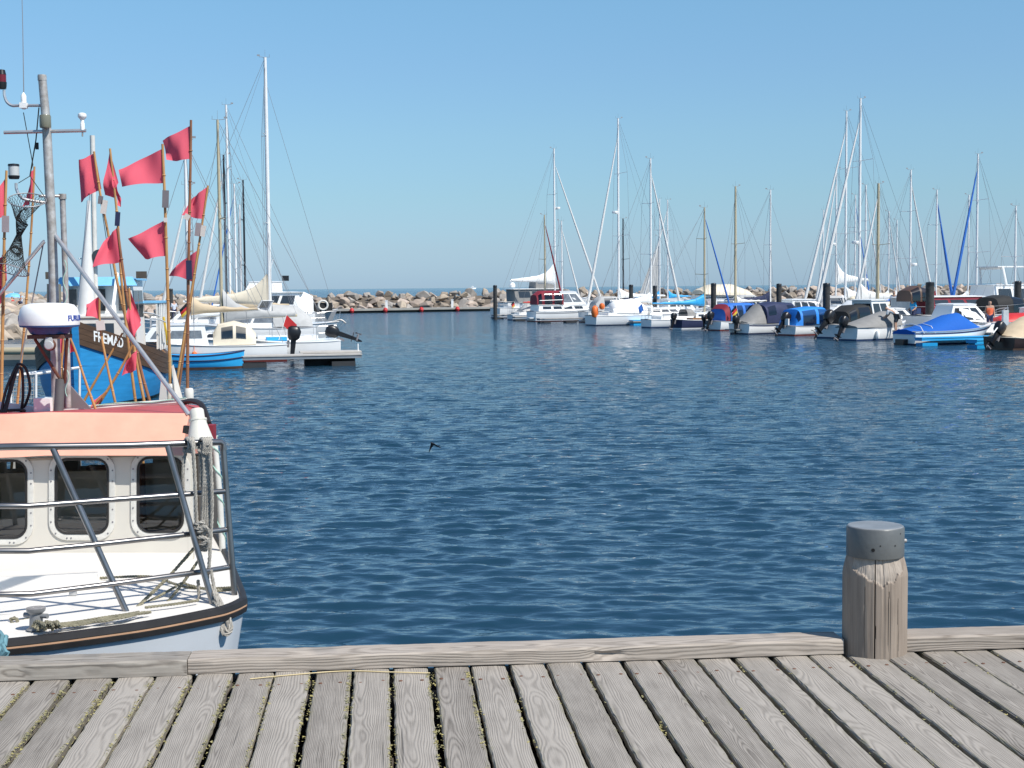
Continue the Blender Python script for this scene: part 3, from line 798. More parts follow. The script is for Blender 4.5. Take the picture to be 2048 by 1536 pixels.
# cabin inside: floor, console, seat and helmsman's post
m = MB(); fl = [pl_, pr_, pr_ + bk, pl_ + bk]; m.prism([zset(p, gz - .5) for p in fl], (0, 0, .05)); sub(m, 'cabin_floor', 'cabin_brown')
c0 = P(164, 1000, fd(164)); 
m = MB(); m.box(zset(c0 + bk * .16 + V((-.25, 0, 0)), 1.40), (.9, .18, .14), Matrix.Rotation(R(10), 3, 'Z')); sub(m, 'dashboard', 'cabin_brown')
m = MB(); m.box(zset(c0 + bk * .65 + V((.1, 0, 0)), 1.5), (.42, .12, .55)); m.box(zset(c0 + bk * .55 + V((.1, 0, 0)), 1.2), (.42, .4, .1)); sub(m, 'seat', 'rust_brown')
m = MB(); m.box(zset(c0 + bk * .95 + V((-.5, 0, 0)), 1.65), (.5, .08, .8)); sub(m, 'cabinet', 'cabin_brown')
m = MB(); m.box(zset(c0 + bk * .34 + V((-.22, 0, 0)), 1.50), (.85, .04, .62), Matrix.Rotation(R(10), 3, 'Z')); sub(m, 'window_backing', 'backing_tan')  # light panel added behind the panes to make the windows look brighter
# headlining
m = MB(); m.prism([zset(p, ZT - .02) for p in fl], (0, 0, .015)); sub(m, 'headlining', 'cabin_brown')
# fairing below the windows
ms = []
for u, f in ((-260, .10), (80, .10), (250, .10), (310, .11), (345, .15), (372, .22), (386, .3)):
    b0 = P(u, 1105, fd(u)); d = fd(u)
    ms.append([b0 + nrm * .002, P(u, 1128, d) + nrm * (.03 + f * .15), zset(P(u, 1150, d) + nrm * f * .7, P(u, 1150, d).z), zset(P(u, 1150, d) + nrm * (f + .02), gz - .02)])
m = MB(); m.loft(ms, closed=False, cap=False); sub(m, 'fairing', 'house_white')
# visor: sloped orange brow above the windows, its end returning aft, and the roof
def vis_pt(u, v, d): return P(u, v, d)
low = [vis_pt(-262, 922, 9.20), vis_pt(-60, 917, 9.36), vis_pt(40, 914, 9.45), vis_pt(90, 911, 9.50), vis_pt(365, 911, 9.72)]
hi = [vis_pt(-262, 836, 9.45), vis_pt(-60, 836, 9.62), vis_pt(40, 833, 9.70), vis_pt(90, 830, 9.75), vis_pt(378, 832, 9.98)]
mid = [a_.lerp(b__, .5) + V((0, -.015, .01)) for a_, b__ in zip(low, hi)]
lip = [p + V((0, .012, .018)) for p in hi]
inn = [p + V((-.0, .10, -.01)) for p in low]
m = MB(); m.loft([inn, low, mid, hi, lip], closed=False, cap=False)
er = [low[-1], mid[-1], hi[-1]]; ea = [P(405, 905, 10.6), P(408, 868, 10.6), P(412, 836, 10.6)]; eb = [P(424, 878, 12.0), P(424, 862, 12.0), P(421, 846, 12.0)]
m.loft([er, ea, eb], closed=False, cap=False)
visor = fbb(m, 'visor', 'visor_orange', ang=25)
ridge = [vis_pt(-262, 832, 12.0), vis_pt(-60, 830, 12.0), vis_pt(90, 827, 12.0), vis_pt(180, 823, 12.0), vis_pt(375, 809, 12.0)]
mid2 = [a_.lerp(b__, .5) + V((0, 0, .012)) for a_, b__ in zip(lip, ridge)]
m = MB(); m.loft([lip, mid2, ridge, [p + V((0, .02, -.25)) for p in ridge]], closed=False, cap=False)
m.loft([[lip[-1], hi[-1]], [P(400, 826, 10.6), ea[-1]], [P(405, 812, 12.0), eb[-1]]], closed=False, cap=False)
m.add([ridge[-1], lip[-1], P(400, 826, 10.6), P(405, 812, 12.0)], [(0, 1, 2, 3)])
roof = fbb(m, 'roof', 'roof_red', ang=30)
m = MB(); m.tube([p + V((0, 0, .025)) for p in ridge], .028, 8); _sub(m, 'roof_rim', 'old_white', roof)
m = MB(); rope_mb(m, [p + V((0, -.03, .05 + .008 * math.sin(i * 2))) for i, p in enumerate(cr(ridge, 5))], .006, 4); _sub(m, 'lashing', 'mint_cord', roof, fix=False)
m = MB(); m.tube(cr([P(362, 806, 11.9), P(385, 802, 11.6), P(405, 812, 11.2), P(418, 848, 10.9)], 8), .022, 8); _sub(m, 'hose', 'rub_black', roof)
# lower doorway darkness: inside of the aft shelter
# dark panel stands in for the shade seen through the doorway
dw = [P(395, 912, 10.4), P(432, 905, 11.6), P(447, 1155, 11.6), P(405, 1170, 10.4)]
m = MB(); m.prism(dw, (-.05, 0, 0)); fbb(m, 'doorway_shade', 'cabin_dark')
m = MB(); m.prism([P(417, 1150, 11.7), P(438, 1150, 11.7), P(462, 1180, 11.7), P(452, 1185, 11.7), P(440, 1090, 11.7)], (0, .04, 0)); fbb(m, 'red_panel', 'red')
# white post wound with mint cord
post_p = [P(428, 872, 10.2), P(440, 1000, 10.2), P(449, 1175, 10.2)]
m = MB(); m.tube(post_p, .022, 10); wp = fbb(m, 'side_post', 'old_white')
cp = cr(post_p, 20); m = MB(); m.tube([p + V((math.cos(i * .9) * .026, math.sin(i * .9) * .026, 0)) for i, p in enumerate(cp)], .0045, 5); _sub(m, 'cord', 'mint_cord', wp)
# horn / loudspeaker on the visor corner
hp_ = P(402, 892, 9.55); hd = (P(393, 818, 9.62) - hp_)
m = MB(); L_ = hd.length; m.lathe([(.0, 0), (.092, 0), (.095, .012), (.080, .06), (.062, .13), (.056, .155), (.056, L_ - .085), (.06, L_ - .083), (.06, L_ - .07), (.048, L_ - .066), (.046, L_ - .01), (.038, L_), (0, L_)], hp_, 28, axis=hd); fbb(m, 'horn', 'horn_plastic')
m = MB(); m.beam(P(368, 858, 9.68), P(385, 862, 9.66), .03, .05); fbb(m, 'horn_bracket', 'cabin_dark')
m = MB(); m.box(P(423, 866, 9.85), (.045, .10, .115)); fbb(m, 'side_lantern', 'maroon')

# --- deck gear: locker boxes, bitt, ropes
def slab(pts_low, pts_hi): 
    m = MB(); m.loft([pts_low, pts_hi]); return m
l0 = [W(-260, 1236, gz - .02), W(110, 1233, gz - .02), W(268, 1222, gz - .02), W(292, 1200, gz - .02), P(292, 1182, 9.3), P(-260, 1190, 9.1)]
h0 = [P(-260, 1206, 8.62), P(60, 1203, 8.66), P(200, 1189, 8.75), P(270, 1180, 8.86), P(278, 1162, 9.3), P(-260, 1180, 9.1)]
m = slab(l0, h0); box1 = fbb(m, 'deck_locker', 'deck_white', ang=30)
m = MB(); m.loft([[P(-260, 1204, 8.78), P(194, 1186, 8.86), P(196, 1168, 9.32), P(-260, 1176, 9.1)], [P(-260, 1166, 8.80), P(195, 1146, 8.88), P(196, 1141, 9.32), P(-260, 1150, 9.1)]]); fbb(m, 'locker_lid', 'deck_white')
for u, v in ((16, 1199), (146, 1187)):
    m = MB(); m.box(P(u, v, 8.72), (.045, .02, .02)); fbb(m, 'hinge', 'galv')
bp_ = W(73, 1258, gz - .01)
m = MB(); m.lathe([(.055, 0), (.038, .01), (.034, .085), (.05, .1), (.053, .118), (0, .12)], bp_, 18); m.tube([bp_ + V((-.07, .02, .075)), bp_ + V((.07, -.02, .075))], .014, 8); fbb(m, 'bitt', 'cap_top')
m = MB()
DRZ = gz + .01
rope_mb(m, [P(-20, 1262, 8.0), P(25, 1246, 8.06), P(70, 1236, 8.15), P(88, 1240, 8.2), P(60, 1246, 8.12), P(20, 1256, 8.0), P(-20, 1266, 7.98)], .011)
rope_mb(m, [P(20, 1240, 8.04), P(30, 1236, 8.04), P(36, 1244, 8.03), P(28, 1250, 8.02), P(20, 1244, 8.02), P(44, 1256, 8.02)], .011)
for k in range(9):
    a = random.uniform(-10, 10); rope_mb(m, [W(65 + k * 5, 1254 + (k % 3) * 3, DRZ), W(72 + k * 5, 1243 + k % 4, DRZ + .03), W(82 + k * 5, 1247 + k % 3 * 3, DRZ + .03), W(76 + k * 5, 1258 - k % 3 * 2, DRZ)], .010)
for k in range(5):
    rope_mb(m, [W(110, 1249 + k * 1.2, DRZ + .01), W(160, 1243 + (k * 7 % 5) * 1.6, DRZ), W(215, 1234 + (k * 3 % 5) * 1.8, DRZ + .004), W(250, 1229 + (k * 4 % 5) * 1.4, DRZ + .01), W(280 + k * 6, 1224 + k % 2, DRZ)], .009)
fbb(m, 'coiled_rope', 'olive_rope', fix=False)
m = MB()
rope_mb(m, [P(255, 1232, 8.35), P(300, 1190, 8.5), P(345, 1145, 8.6), P(392, 1092, 8.66)], .011)
rope_mb(m, [P(230, 1238, 8.3), P(310, 1222, 8.48), P(355, 1180, 8.6), P(404, 1110, 8.68)], .010)
rope_mb(m, [P(200, 1156, 9.2), P(300, 1153, 9.1), P(350, 1168, 8.95), P(385, 1176, 8.8), P(440, 1176, 8.85), P(470, 1174, 8.78)], .009)
rope_mb(m, [P(240, 1234, 8.36), P(340, 1180, 8.7), P(365, 1166, 8.85), P(378, 1170, 8.8), P(430, 1181, 8.75), P(470, 1178, 8.76)], .009)
rope_mb(m, [W(290, 1215, DRZ), W(350, 1208, DRZ), W(400, 1200, DRZ)], .009)
fbb(m, 'deck_lines', 'olive_rope', fix=False)
m = MB()                                       # mooring line hung on the rail
rope_mb(m, [P(378, 880, 8.58), P(385, 892, 8.55), P(390, 960, 8.56), P(393, 1040, 8.58), P(398, 1060, 8.57)], .012)
rope_mb(m, [P(372, 900, 8.60), P(366, 940, 8.59), P(367, 985, 8.59), P(369, 980, 8.58)], .011)
for k in range(4):
    rope_mb(m, [P(402 + k * 3, 890, 8.6), P(408 + k * 2.2, 930, 8.585), P(406 + k * 4.5, 1000, 8.585), P(404 + k * 4.5, 1055, 8.58)], .0105)
rope_mb(m, [P(400, 900, 8.62), P(403, 940, 8.60), P(401, 975, 8.6), P(404, 960, 8.6)], .012)
rope_mb(m, [P(420, 905, 8.56), P(424, 1000, 8.57), P(419, 1120, 8.58), P(415, 1160, 8.59), P(426, 1190, 8.55), P(438, 1212, 8.36), P(444, 1262, 8.30), P(453, 1270, 8.30), P(463, 1258, 8.32), P(458, 1236, 8.34), P(444, 1208, 8.38), P(430, 1180, 8.55), P(421, 1135, 8.58)], .012)
rope_mb(m, [P(412, 1160, 8.58), P(420, 1195, 8.52), P(434, 1208, 8.38), P(448, 1255, 8.31), P(458, 1262, 8.31), P(452, 1235, 8.33), P(437, 1205, 8.38), P(418, 1168, 8.57)], .012)
rope_mb(m, [P(396, 1160, 8.6), P(398, 1195, 8.6), P(396, 1206, 8.6), P(403, 1211, 8.58)], .011)
for k in range(7):                             # knots
    a = k * .9; c = V((404 + 6 * math.cos(a), 1070 + 20 * math.sin(a * 1.3), 8.56))
    rope_mb(m, [P(c.x - 14, c.y - 12 + 3 * k, 8.56), P(c.x - 4, c.y - 18 + 4 * k, 8.52), P(c.x + 9, c.y - 6, 8.53), P(c.x + 3, c.y + 12, 8.55), P(c.x - 11, c.y + 6, 8.58)], .012)
for u0, n_ in ((378, 3), (408, 4)):
    for k in range(n_):
        rope_mb(m, [P(u0 - 9 + k * 6, 905, 8.66), P(u0 - 8 + k * 6, 882, 8.68), P(u0 - 2 + k * 5, 877, 8.62), P(u0 + 1 + k * 4, 890, 8.58), P(u0 - 3 + k * 5, 908, 8.58)], .012)
rope_mb(m, [P(397, 900, 8.6), P(412, 908, 8.58), P(424, 898, 8.6), P(415, 888, 8.57)], .012)
fbb(m, 'mooring_line', 'grey_rope', fix=False)

# --- guard rail
rails = [
    [(-110, 897, 8.20), (0, 894, 8.26), (48, 893, 8.28), (75, 893, 8.30), (105, 893, 8.33), (250, 891, 8.48), (335, 888, 8.58), (400, 886, 8.68), (440, 884, 8.76), (445.5, 888, 8.77), (447, 900, 8.77)],
    [(-110, 1013, 8.05), (0, 1012, 8.12), (52, 1012, 8.16), (70, 1011, 8.19), (150, 1005, 8.30), (365, 989, 8.56), (456, 982, 8.76)],
    [(-110, 1102, 7.95), (0, 1102, 8.02), (58, 1102, 8.08), (75, 1100, 8.10), (190, 1089, 8.29), (392, 1067, 8.58), (461, 1058, 8.75)],
    [(-110, 1190, 7.88), (0, 1189, 7.95), (62, 1188, 8.02), (80, 1186, 8.05), (225, 1168, 8.28), (407, 1143, 8.55), (466, 1133, 8.74)]]
for i, r_ in enumerate(rails):
    m = MB(); m.tube([P(*p) for p in r_], .021 if i == 0 else .0165, 12); fbb(m, 'rail', 'rail_steel')
for p in ([(105, 895, 8.33), (150, 1005, 8.30), (190, 1089, 8.29), (225, 1168, 8.28), (256, 1231, 8.29)], [(335, 890, 8.58), (365, 989, 8.56), (392, 1067, 8.57), (407, 1143, 8.54), (428, 1216, 8.46)], [(446, 892, 8.77), (456, 982, 8.76), (461, 1058, 8.75), (466, 1133, 8.74), (470, 1203, 8.70)], [(-60, 896, 8.22), (-40, 1100, 8.0), (-30, 1272, 7.85)]):
    m = MB(); q = [P(*x) for x in p]; m.tube([q[0], q[-1]], .0185, 12); fbb(m, 'rail_post', 'rail_steel')

# --- mast with lights, aerials and radar
MD = 10.9
m = MB(); m.tube([P(84, 152, MD), P(93, 250, MD), P(104, 470, MD), P(109, 620, MD), P(114, 828, MD)], [.030, .033, .035, .036, .037], 14); mast = fbb(m, 'mast', 'galv')
def ms_(m, name, matn, **k): return _sub(m, name, matn, mast, **k)
m = MB(); m.lathe([(.033, -.03), (.033, .0), (.031, .012), (0, .014)], P(84.2, 153, MD), 14); ms_(m, 'mast_cap', 'galv')
m = MB(); m.tube(cr([P(8, 180, MD), P(9, 192, MD), P(14, 204, MD), P(24, 211, MD), P(40, 211, MD), P(86, 211, MD)], 6), .011, 8); ms_(m, 'lamp_arm', 'steel')
m = MB(); m.lathe([(0, 0), (.03, 0), (.034, .02), (.036, .05)], P(4, 178, MD), 14); m.lathe([(.034, .105), (.026, .14), (0, .145)], P(4, 178, MD), 14); ms_(m, 'lantern_base', 'black')
m = MB(); m.lathe([(.033, .05), (.033, .106)], P(4, 178, MD), 14); ms_(m, 'lantern_lens', 'lamp_red')
m = MB(); m.lathe([(.012, -.05), (.02, -.03), (.02, .05), (.012, .062), (.004, .075), (0, .075)], P(47.5, 205, MD), 12); m.box(P(47.5, 211, MD), (.05, .05, .04)); ms_(m, 'aerial_base', 'white')
m = MB(); m.tube([P(47.5, 190, MD), P(45.5, 60, MD), P(41, -120, MD)], [.004, .003, .002], 5); ms_(m, 'whip_aerial', 'wire')
m = MB(); m.tube([P(8, 265, MD), P(172, 261, MD)], .0135, 10); ms_(m, 'cross_bar', 'steel')
m = MB(); m.lathe([(.016, -.02), (.016, .03), (.013, .035), (.013, .055), (.03, .075), (.033, .085), (.03, .1), (.015, .108), (0, .109)], P(165, 255, MD), 18); ms_(m, 'gps_mushroom', 'white')
m = MB(); m.tube([P(165, 262, MD), P(165, 273, MD)], .006, 6); ms_(m, 'clamp', 'galv')
m = MB(); m.lathe([(.038, 0), (.042, .01), (.042, .085), (.038, .095), (0, .095)], P(91, 256, MD - .06), 16); ms_(m, 'steaming_light', 'lamp_olive')
m = MB(); m.tube(cr([P(32, 366, MD - .05), P(33, 378, MD - .05), P(40, 392, MD - .05), P(52, 399, MD - .05), P(96, 406, MD)], 6), .0115, 8); ms_(m, 'lamp_arm', 'steel')
m = MB(); m.lathe([(0, 0), (.036, 0), (.042, .018), (.042, .025)], P(28, 358, MD - .05), 16); m.lathe([(.042, .095), (.04, .11), (0, .115)], P(28, 358, MD - .05), 16); ms_(m, 'lantern_base', 'black')
m = MB(); m.lathe([(.039, .024), (.039, .097)], P(28, 358, MD - .05), 16); ms_(m, 'lantern_lens', 'lamp_glass')
m = MB(); m.tube([P(47, 225, MD), P(66, 330, MD), P(62, 340, MD)], .0035, 5); m.tube([P(78, 215, MD), P(72, 280, MD), P(62, 340, MD), P(60, 352, MD)], .005, 5); m.tube([P(60, 352, MD), P(37, 366, MD - .1)], .003, 4); m.tube([P(60, 352, MD), P(90, 395, MD), P(94, 440, MD)], .003, 4); m.box(P(74, 292, MD), (.02, .02, .05)); ms_(m, 'signal_line', 'net_black')
m = MB(); m.tube([P(88, 483, MD), P(-10, 600, MD)], .014, 10); fbb(m, 'stay_tube', 'steel')
m = MB(); m.tube([P(108, 468, MD), P(378, 830, 9.98)], .0165, 12); fbb(m, 'stay_tube', 'steel')
m = MB(); m.tube([P(88, 480, MD + .1), P(64, 605, MD + .1), P(38, 740, MD + .1)], .005, 6); fbb(m, 'wire_stay', 'wire')
# second pole with its yard and base plate
m = MB(); m.tube([P(125, 392, MD + .3), P(131, 560, MD + .3), P(137, 815, MD + .3)], .022, 10); m.tube([P(78, 392, MD + .2), P(128, 392, MD + .3)], .011, 8); m.lathe([(.03, -.02), (.03, .02), (0, .02)], P(125, 393, MD + .3), 10); fbb(m, 'derrick_pole', 'galv')
m = MB(); m.prism([P(118, 815, MD + .33), P(120, 790, MD + .33), P(141, 772, MD + .33), P(182, 818, MD + .33)], (0, .02, 0)); fbb(m, 'base_plate', 'plate_grey')
# mint cord winding down the derrick pole
m = MB(); m.tube([P(129 + 4 * math.sin(i * .8) + i * .15, 520 + i * 7, MD + .26) for i in range(40)], .004, 5); fbb(m, 'wound_cord', 'mint_cord')
# exhaust stub
m = MB(); m.tube([P(108, 615, 11.4), P(108, 568, 11.4)], .055, 12); fbb(m, 'exhaust', 'lamp_olive')
# radar scanner
RD = 10.55; rc = P(99, 650, RD); up = V((0, 0, 1))
ru = 59 / F * RD                                # half width
m = MB(); m.lathe([(ru * .985, .0), (ru, .025), (ru * .985, .075), (ru * .93, .118), (ru * .82, .145), (ru * .6, .158), (.0, .162)], rc + V((0, 0, .0)), 48); radar = fbb(m, 'radar_dome', 'white', ang=60)
m = MB(); m.lathe([(.0, -.068), (.12, -.068), (.135, -.062), (ru * .74, -.02), (ru * .97, -.012), (ru * .985, -.001)], rc, 48); _sub(m, 'radar_base', 'radar_blue', radar, ang=30)
m = MB(); m.box(rc + V((0, 0, -.083)), (.26, .22, .028)); m.tube([rc + V((-.11, 0, -.1)), rc + V((.045, .12, -.43))], .012, 8); m.tube([rc + V((.125, 0, -.1)), rc + V((.06, .12, -.43))], .012, 8); _sub(m, 'radar_bracket', 'rust_brown', radar)
m = MB(); q = P(99, 690, RD - .13); m.lathe([(.0, -.012), (.036, -.012), (.042, 0), (.042, .02), (0, .022)], q, 20, axis=(0, 1, 0)); _sub(m, 'flood_lamp_rim', 'rust_brown', radar)
m = MB(); m.lathe([(.034, -.004), (.036, -.016), (.028, -.024), (0, -.026)], q, 20, axis=(0, 1, 0)); m.prism([q + V((-.03, -.02, .015)), q + V((.03, -.02, .015)), q + V((.02, -.018, .055)), q + V((-.02, -.018, .055))], (0, .02, 0)); _sub(m, 'flood_lamp', 'lamp_glass', radar)
def text_mesh(body, size, ext, bold=0):
    cu = bpy.data.curves.new('text', 'FONT'); cu.body = body; cu.size = size; cu.extrude = ext; cu.offset = bold; cu.align_x = 'LEFT'; cu.resolution_u = 3
    o = bpy.data.objects.new('text', cu); C.objects.link(o); bpy.context.view_layer.update()
    me = bpy.data.meshes.new_from_object(o.evaluated_get(bpy.context.evaluated_depsgraph_get()))
    bm_ = bmesh.new(); bm_.from_mesh(me); bmesh.ops.triangulate(bm_, faces=bm_.faces[:]); bm_.to_mesh(me); bm_.free()
    bpy.data.objects.remove(o); v = [p.co.copy() for p in me.vertices]; f = [tuple(q.vertices) for q in me.polygons]; bpy.data.meshes.remove(me); return v, f
for start in (-36, -216):       # the maker's name stands twice round the dome
    v_, f_ = text_mesh('FURUNO', .055, .0015, .0014); Rr = ru + .0005; m = MB()
    pts = []
    for p in v_:
        a = R(start) + p.x / Rr + (0 if True else 0); zz = .032 + p.y; rr = Rr * (1 - max(0, zz - .025) * .3) + p.z + .001
        pts.append(rc + V((rr * math.cos(a), rr * math.sin(a), zz)))
    m.add(pts, f_); _sub(m, 'lettering', 'text_blue', radar, fix=False, smooth=False)
m = MB(); m.tube([rc + V((.03, .12, -.40)), P(117, 826, 10.65)], .036, 12); fbb(m, 'radar_post', 'cap_metal')
# net day-shape: two cones of netting on hoops
def netcone(c0, r0, n0, c1, r1, seed=0, rows=12, nn=26):
    m = MB(); a0, b0 = orth(n0)
    rings = []
    for i in range(rows + 1):
        t = i / rows; c = c0.lerp(c1, t); r = r0 + (r1 - r0) * (t ** .62); nv = n0.lerp((c1 - c0).normalized(), t).normalized(); x, y = orth(nv)
        x = a0 - nv * a0.dot(nv); x.normalize(); y = nv.cross(x)
        rings.append([c + (x * math.cos(2 * PI * (k + .5 * (i % 2)) / nn) + y * math.sin(2 * PI * (k + .5 * (i % 2)) / nn)) * r for k in range(nn)])
    for i in range(rows):
        for k in range(nn):
            m.beam(rings[i][k], rings[i + 1][k], .0022, .0022)
            m.beam(rings[i][k], rings[i + 1][(k + (1 if i % 2 else -1)) % nn], .0022, .0022)
    return m, rings
m, r1_ = netcone(P(54, 400, MD - .15), .135, V((.15, -.45, 1)).normalized(), P(38, 470, MD - .1), .018)
m2, r2_ = netcone(P(24, 540, MD - .1), .125, V((-.2, -.35, -1)).normalized(), P(38, 470, MD - .1), .018)
m.add(m2.v, m2.f); net = fbb(m, 'net_shape', 'net_black', fix=False, smooth=False)
for q_r in (r1_[0], r2_[0]):
    m = MB(); m.tube(q_r, .004, 6, closed=True); _sub(m, 'net_hoop', 'wire', net)
# hoses at the roof's left end
m = MB()
for pts in ([(2, 826), (12, 780), (30, 738), (38, 728), (52, 738), (60, 775), (52, 806), (40, 826)], [(10, 828), (20, 790), (34, 740), (44, 742), (46, 790), (42, 826)], [(6, 826), (14, 800), (26, 755), (36, 735)], [(-4, 822), (40, 820), (50, 822)]):
    m.tube(cr([P(u, v, 10.7 + .03 * i) for i, (u, v) in enumerate(pts)], 6), .011, 8)
fbb(m, 'hanging_hose', 'rub_black')
m = MB(); m.beam(P(-30, 808, 10.9), P(82, 822, 10.9), .03, .06); m.box(P(92, 808, 10.9), (.12, .2, .1)); fbb(m, 'roof_tray', 'white')

# ------------------------------------------------------------------ marker buoys: bamboo poles with red flags standing on the aft deck
def flag_mb(c, n=12, amp=.05, ph=0.):
    """c: hoist top, hoist bottom, fly bottom, fly top (world)"""
    g = []
    ht, hb, fbm, ft = [V(p) for p in c]
    for i in range(n + 1):
        row = []
        for j in range(n + 1):
            s, t = i / n, j / n
            p = ht.lerp(ft, s).lerp(hb.lerp(fbm, s), t)
            wv = math.sin(s * 5.5 + t * 1.7 + ph) * amp * s ** .7 + math.sin(s * 11 - t * 3 + ph * 2) * amp * .3 * s
            row.append(p + V((.10 * wv, wv, .25 * amp * math.sin(s * 6 + ph) * s)))
        g.append(row)
    m = MB(); m.loft(g, closed=False, cap=False); return m
NB = [0]
def dan(label, pole, d, flags, matn='bamboo', r=.013, tags=(), float_=None, base=True, lean=0.):
    """pole: pixel points top to foot; the foot is carried down to the aft deck"""
    pts = [P(u, v, d - lean * i) for i, (u, v) in enumerate(pole)]
    dirn = (pts[-1] - pts[-2]).normalized()
    if base and pts[-1].z > 1.25 and dirn.z < -.2: pts.append(pts[-1] + dirn * ((pts[-1].z - 1.25) / -dirn.z))
    foot = pts[-1]
    e = thing('marker_buoy', label, 'marker buoy', foot, 0, 'flagged marker buoys on the fishing boat')
    q = cr(pts, 4); m = MB(); rs = [r * (.75 + .35 * i / (len(q) - 1)) for i in range(len(q))]; m.tube(q, rs, 9)
    qq = resample(q, .27)
    for p in qq[1:-1]: 
        m.tube([p - V((0, 0, .006)), p, p + V((0, 0, .006))], [r * .95, r * 1.22, r * .95], 9)
    m.build('pole', matn, e, world=True)
    for i, c in enumerate(flags):
        cc = [P(u, v, d + (0 if k < 2 else .06 * math.sin(3.1 * len(label) + k))) for k, (u, v) in enumerate(c)]
        NB[0] += 1; flag_mb(cc, ph=NB[0] * 1.3).build('flag', 'flag_red', e, world=True, ang=80, fix=False)
    for (u, v, w_, h_, mt, tilt) in tags:
        c = P(u, v, d - .03); m = MB(); m.box(c, (w_, .012, h_), Matrix.Rotation(R(tilt), 3, 'Y')); m.build('plate', mt, e, world=True)
    if float_:
        u, v, rr, hh, mt = float_; m = MB(); m.lathe([(rr * .8, -hh / 2), (rr, -hh / 2 + .02), (rr, hh / 2 - .02), (rr * .8, hh / 2), (0, hh / 2)], P(u, v, d), 16); m.build('float', mt, e, world=True)
    return e
D = 12.6
dan('bamboo marker buoy at the left edge with half a red flag and a lilac plate', [(13, 341), (8, 500), (2, 820)], 11.6, [[(14, 350), (10, 432), (-16, 446), (-14, 395)]], tags=((11, 448, .055, .13, 'plate_lilac', 2),))
dan('bamboo marker buoy leaning left behind the netting, flag hanging folded', [(69, 333), (62, 470), (48, 660), (34, 815)], 11.9, [[(70, 336), (66, 400), (46, 416), (60, 350)]], r=.011)
dan('marker buoy at the far left with two low drooping red flags', [(10, 500), (5, 700), (3, 822)], 12.2, [[(11, 505), (14, 560), (-4, 590), (-6, 520)], [(5, 570), (8, 600), (-8, 620), (-8, 575)]], base=True)
dan('bamboo marker buoy with crumpled red flag beside the peeling white pole', [(188, 303), (200, 385), (215, 460), (240, 590), (268, 700), (290, 812)], D + .2, [[(190, 305), (203, 378), (157, 404), (161, 320)]], tags=((201, 400, .04, .07, 'plate_grey', 8), (208, 414, .05, .12, 'tag_white', 10)))
dan('bamboo marker buoy with narrow folded red flag and lettered wrap below it', [(220, 297), (229, 380), (236, 450), (243, 560), (258, 700), (272, 812)], D, [[(219, 300), (237, 365), (226, 398), (206, 392)], [(222, 330), (234, 370), (243, 416), (232, 412)]], tags=((235, 438, .04, .12, 'navy', 5),), r=.0125)
dan('dark bamboo marker buoy with two-peaked red flag in the bundle', [(235, 455), (246, 540), (262, 640), (282, 740), (302, 812)], D - .2, [[(234, 456), (243, 524), (190, 533), (207, 482)]], matn='bamboo_dark', r=.014)
dan('tall bamboo marker buoy with two wide red flags and a grey plate', [(325, 288), (329, 380), (333, 500), (337, 640), (341, 778)], D + .1, [[(326, 297), (329, 366), (244, 371), (241, 338)], [(330, 440), (332, 512), (286, 518), (258, 478)]], tags=((331, 398, .055, .15, 'plate_grey', 3), (331, 440, .03, .04, 'tag_white', 0)), float_=(344, 792, .04, .22, 'tag_white'), r=.0145)
dan('tallest dark bamboo marker buoy with red flag at its tip', [(382, 240), (381, 330), (378, 480), (376, 620), (375, 770)], D + .35, [[(383, 250), (384, 318), (332, 322), (321, 283)]], matn='bamboo_dark', tags=((374, 434, .05, .05, 'tag_white', 30), (378, 540, .05, .17, 'navy', 0)), float_=(378, 792, .042, .14, 'tag_white'), r=.0145)
dan('leaning bamboo marker buoy with upper red flag and white tags, far right of the bundle', [(416, 371), (404, 450), (390, 540), (372, 650), (350, 785)], D + .6, [[(414, 374), (406, 438), (365, 432), (382, 398)]], tags=((396, 459, .05, .12, 'plate_lilac', 8), (406, 462, .045, .10, 'tag_white', 12)), r=.012)
dan('leaning marker buoy with rounded red flag low behind the tallest pole', [(398, 498), (388, 560), (376, 640), (360, 760)], D + .9, [[(398, 499), (388, 564), (342, 550), (355, 528)]], matn='bamboo_dark', r=.012)
dan('short marker buoy with red flag and white tag in front of the blue bow', [(199, 590), (200, 650), (212, 720), (232, 812)], 12.1, [[(198, 592), (201, 640), (170, 628), (178, 606)]], tags=((201, 651, .07, .08, 'tag_white', -4),), r=.011)
dan('marker buoy with long red flag hanging down beside the stay tube', [(258, 576), (264, 660), (276, 740), (290, 812)], 12.3, [[(260, 580), (282, 640), (262, 700), (255, 640)], [(270, 615), (282, 650), (258, 688), (252, 650)]], r=.013)
dan('crossing bamboo marker buoy leaning right with low red flag', [(265, 690), (240, 740), (195, 812)], 12.2, [[(274, 700), (272, 740), (246, 752), (252, 722)]], r=.012, base=False)
dan('bamboo marker buoy with thin red flag wrapped on it near the derrick pole', [(138, 670), (152, 705), (170, 760), (190, 815)], 11.9, [[(139, 672), (151, 704), (142, 706), (141, 690)]], r=.011)
dan('bare bamboo stick crossing in front of the blue bow', [(245, 666), (168, 802)], 12.4, [], base=False, r=.011)
dan('marker buoy with red flag lying low by the roof edge', [(214, 782), (180, 816)], 12.0, [[(212, 784), (192, 815), (181, 816), (190, 798)]], base=False, r=.011)
dan('marker buoy with red flag showing behind the radar post', [(128, 672), (120, 760), (112, 815)], 12.2, [[(127, 676), (124, 706), (98, 708), (102, 682)]], r=.011)
dan('marker buoy with small red flag peeking over the radar dome', [(117, 592), (119, 640), (124, 740)], 12.4, [[(117, 594), (120, 612), (92, 610), (90, 592)]], r=.011)
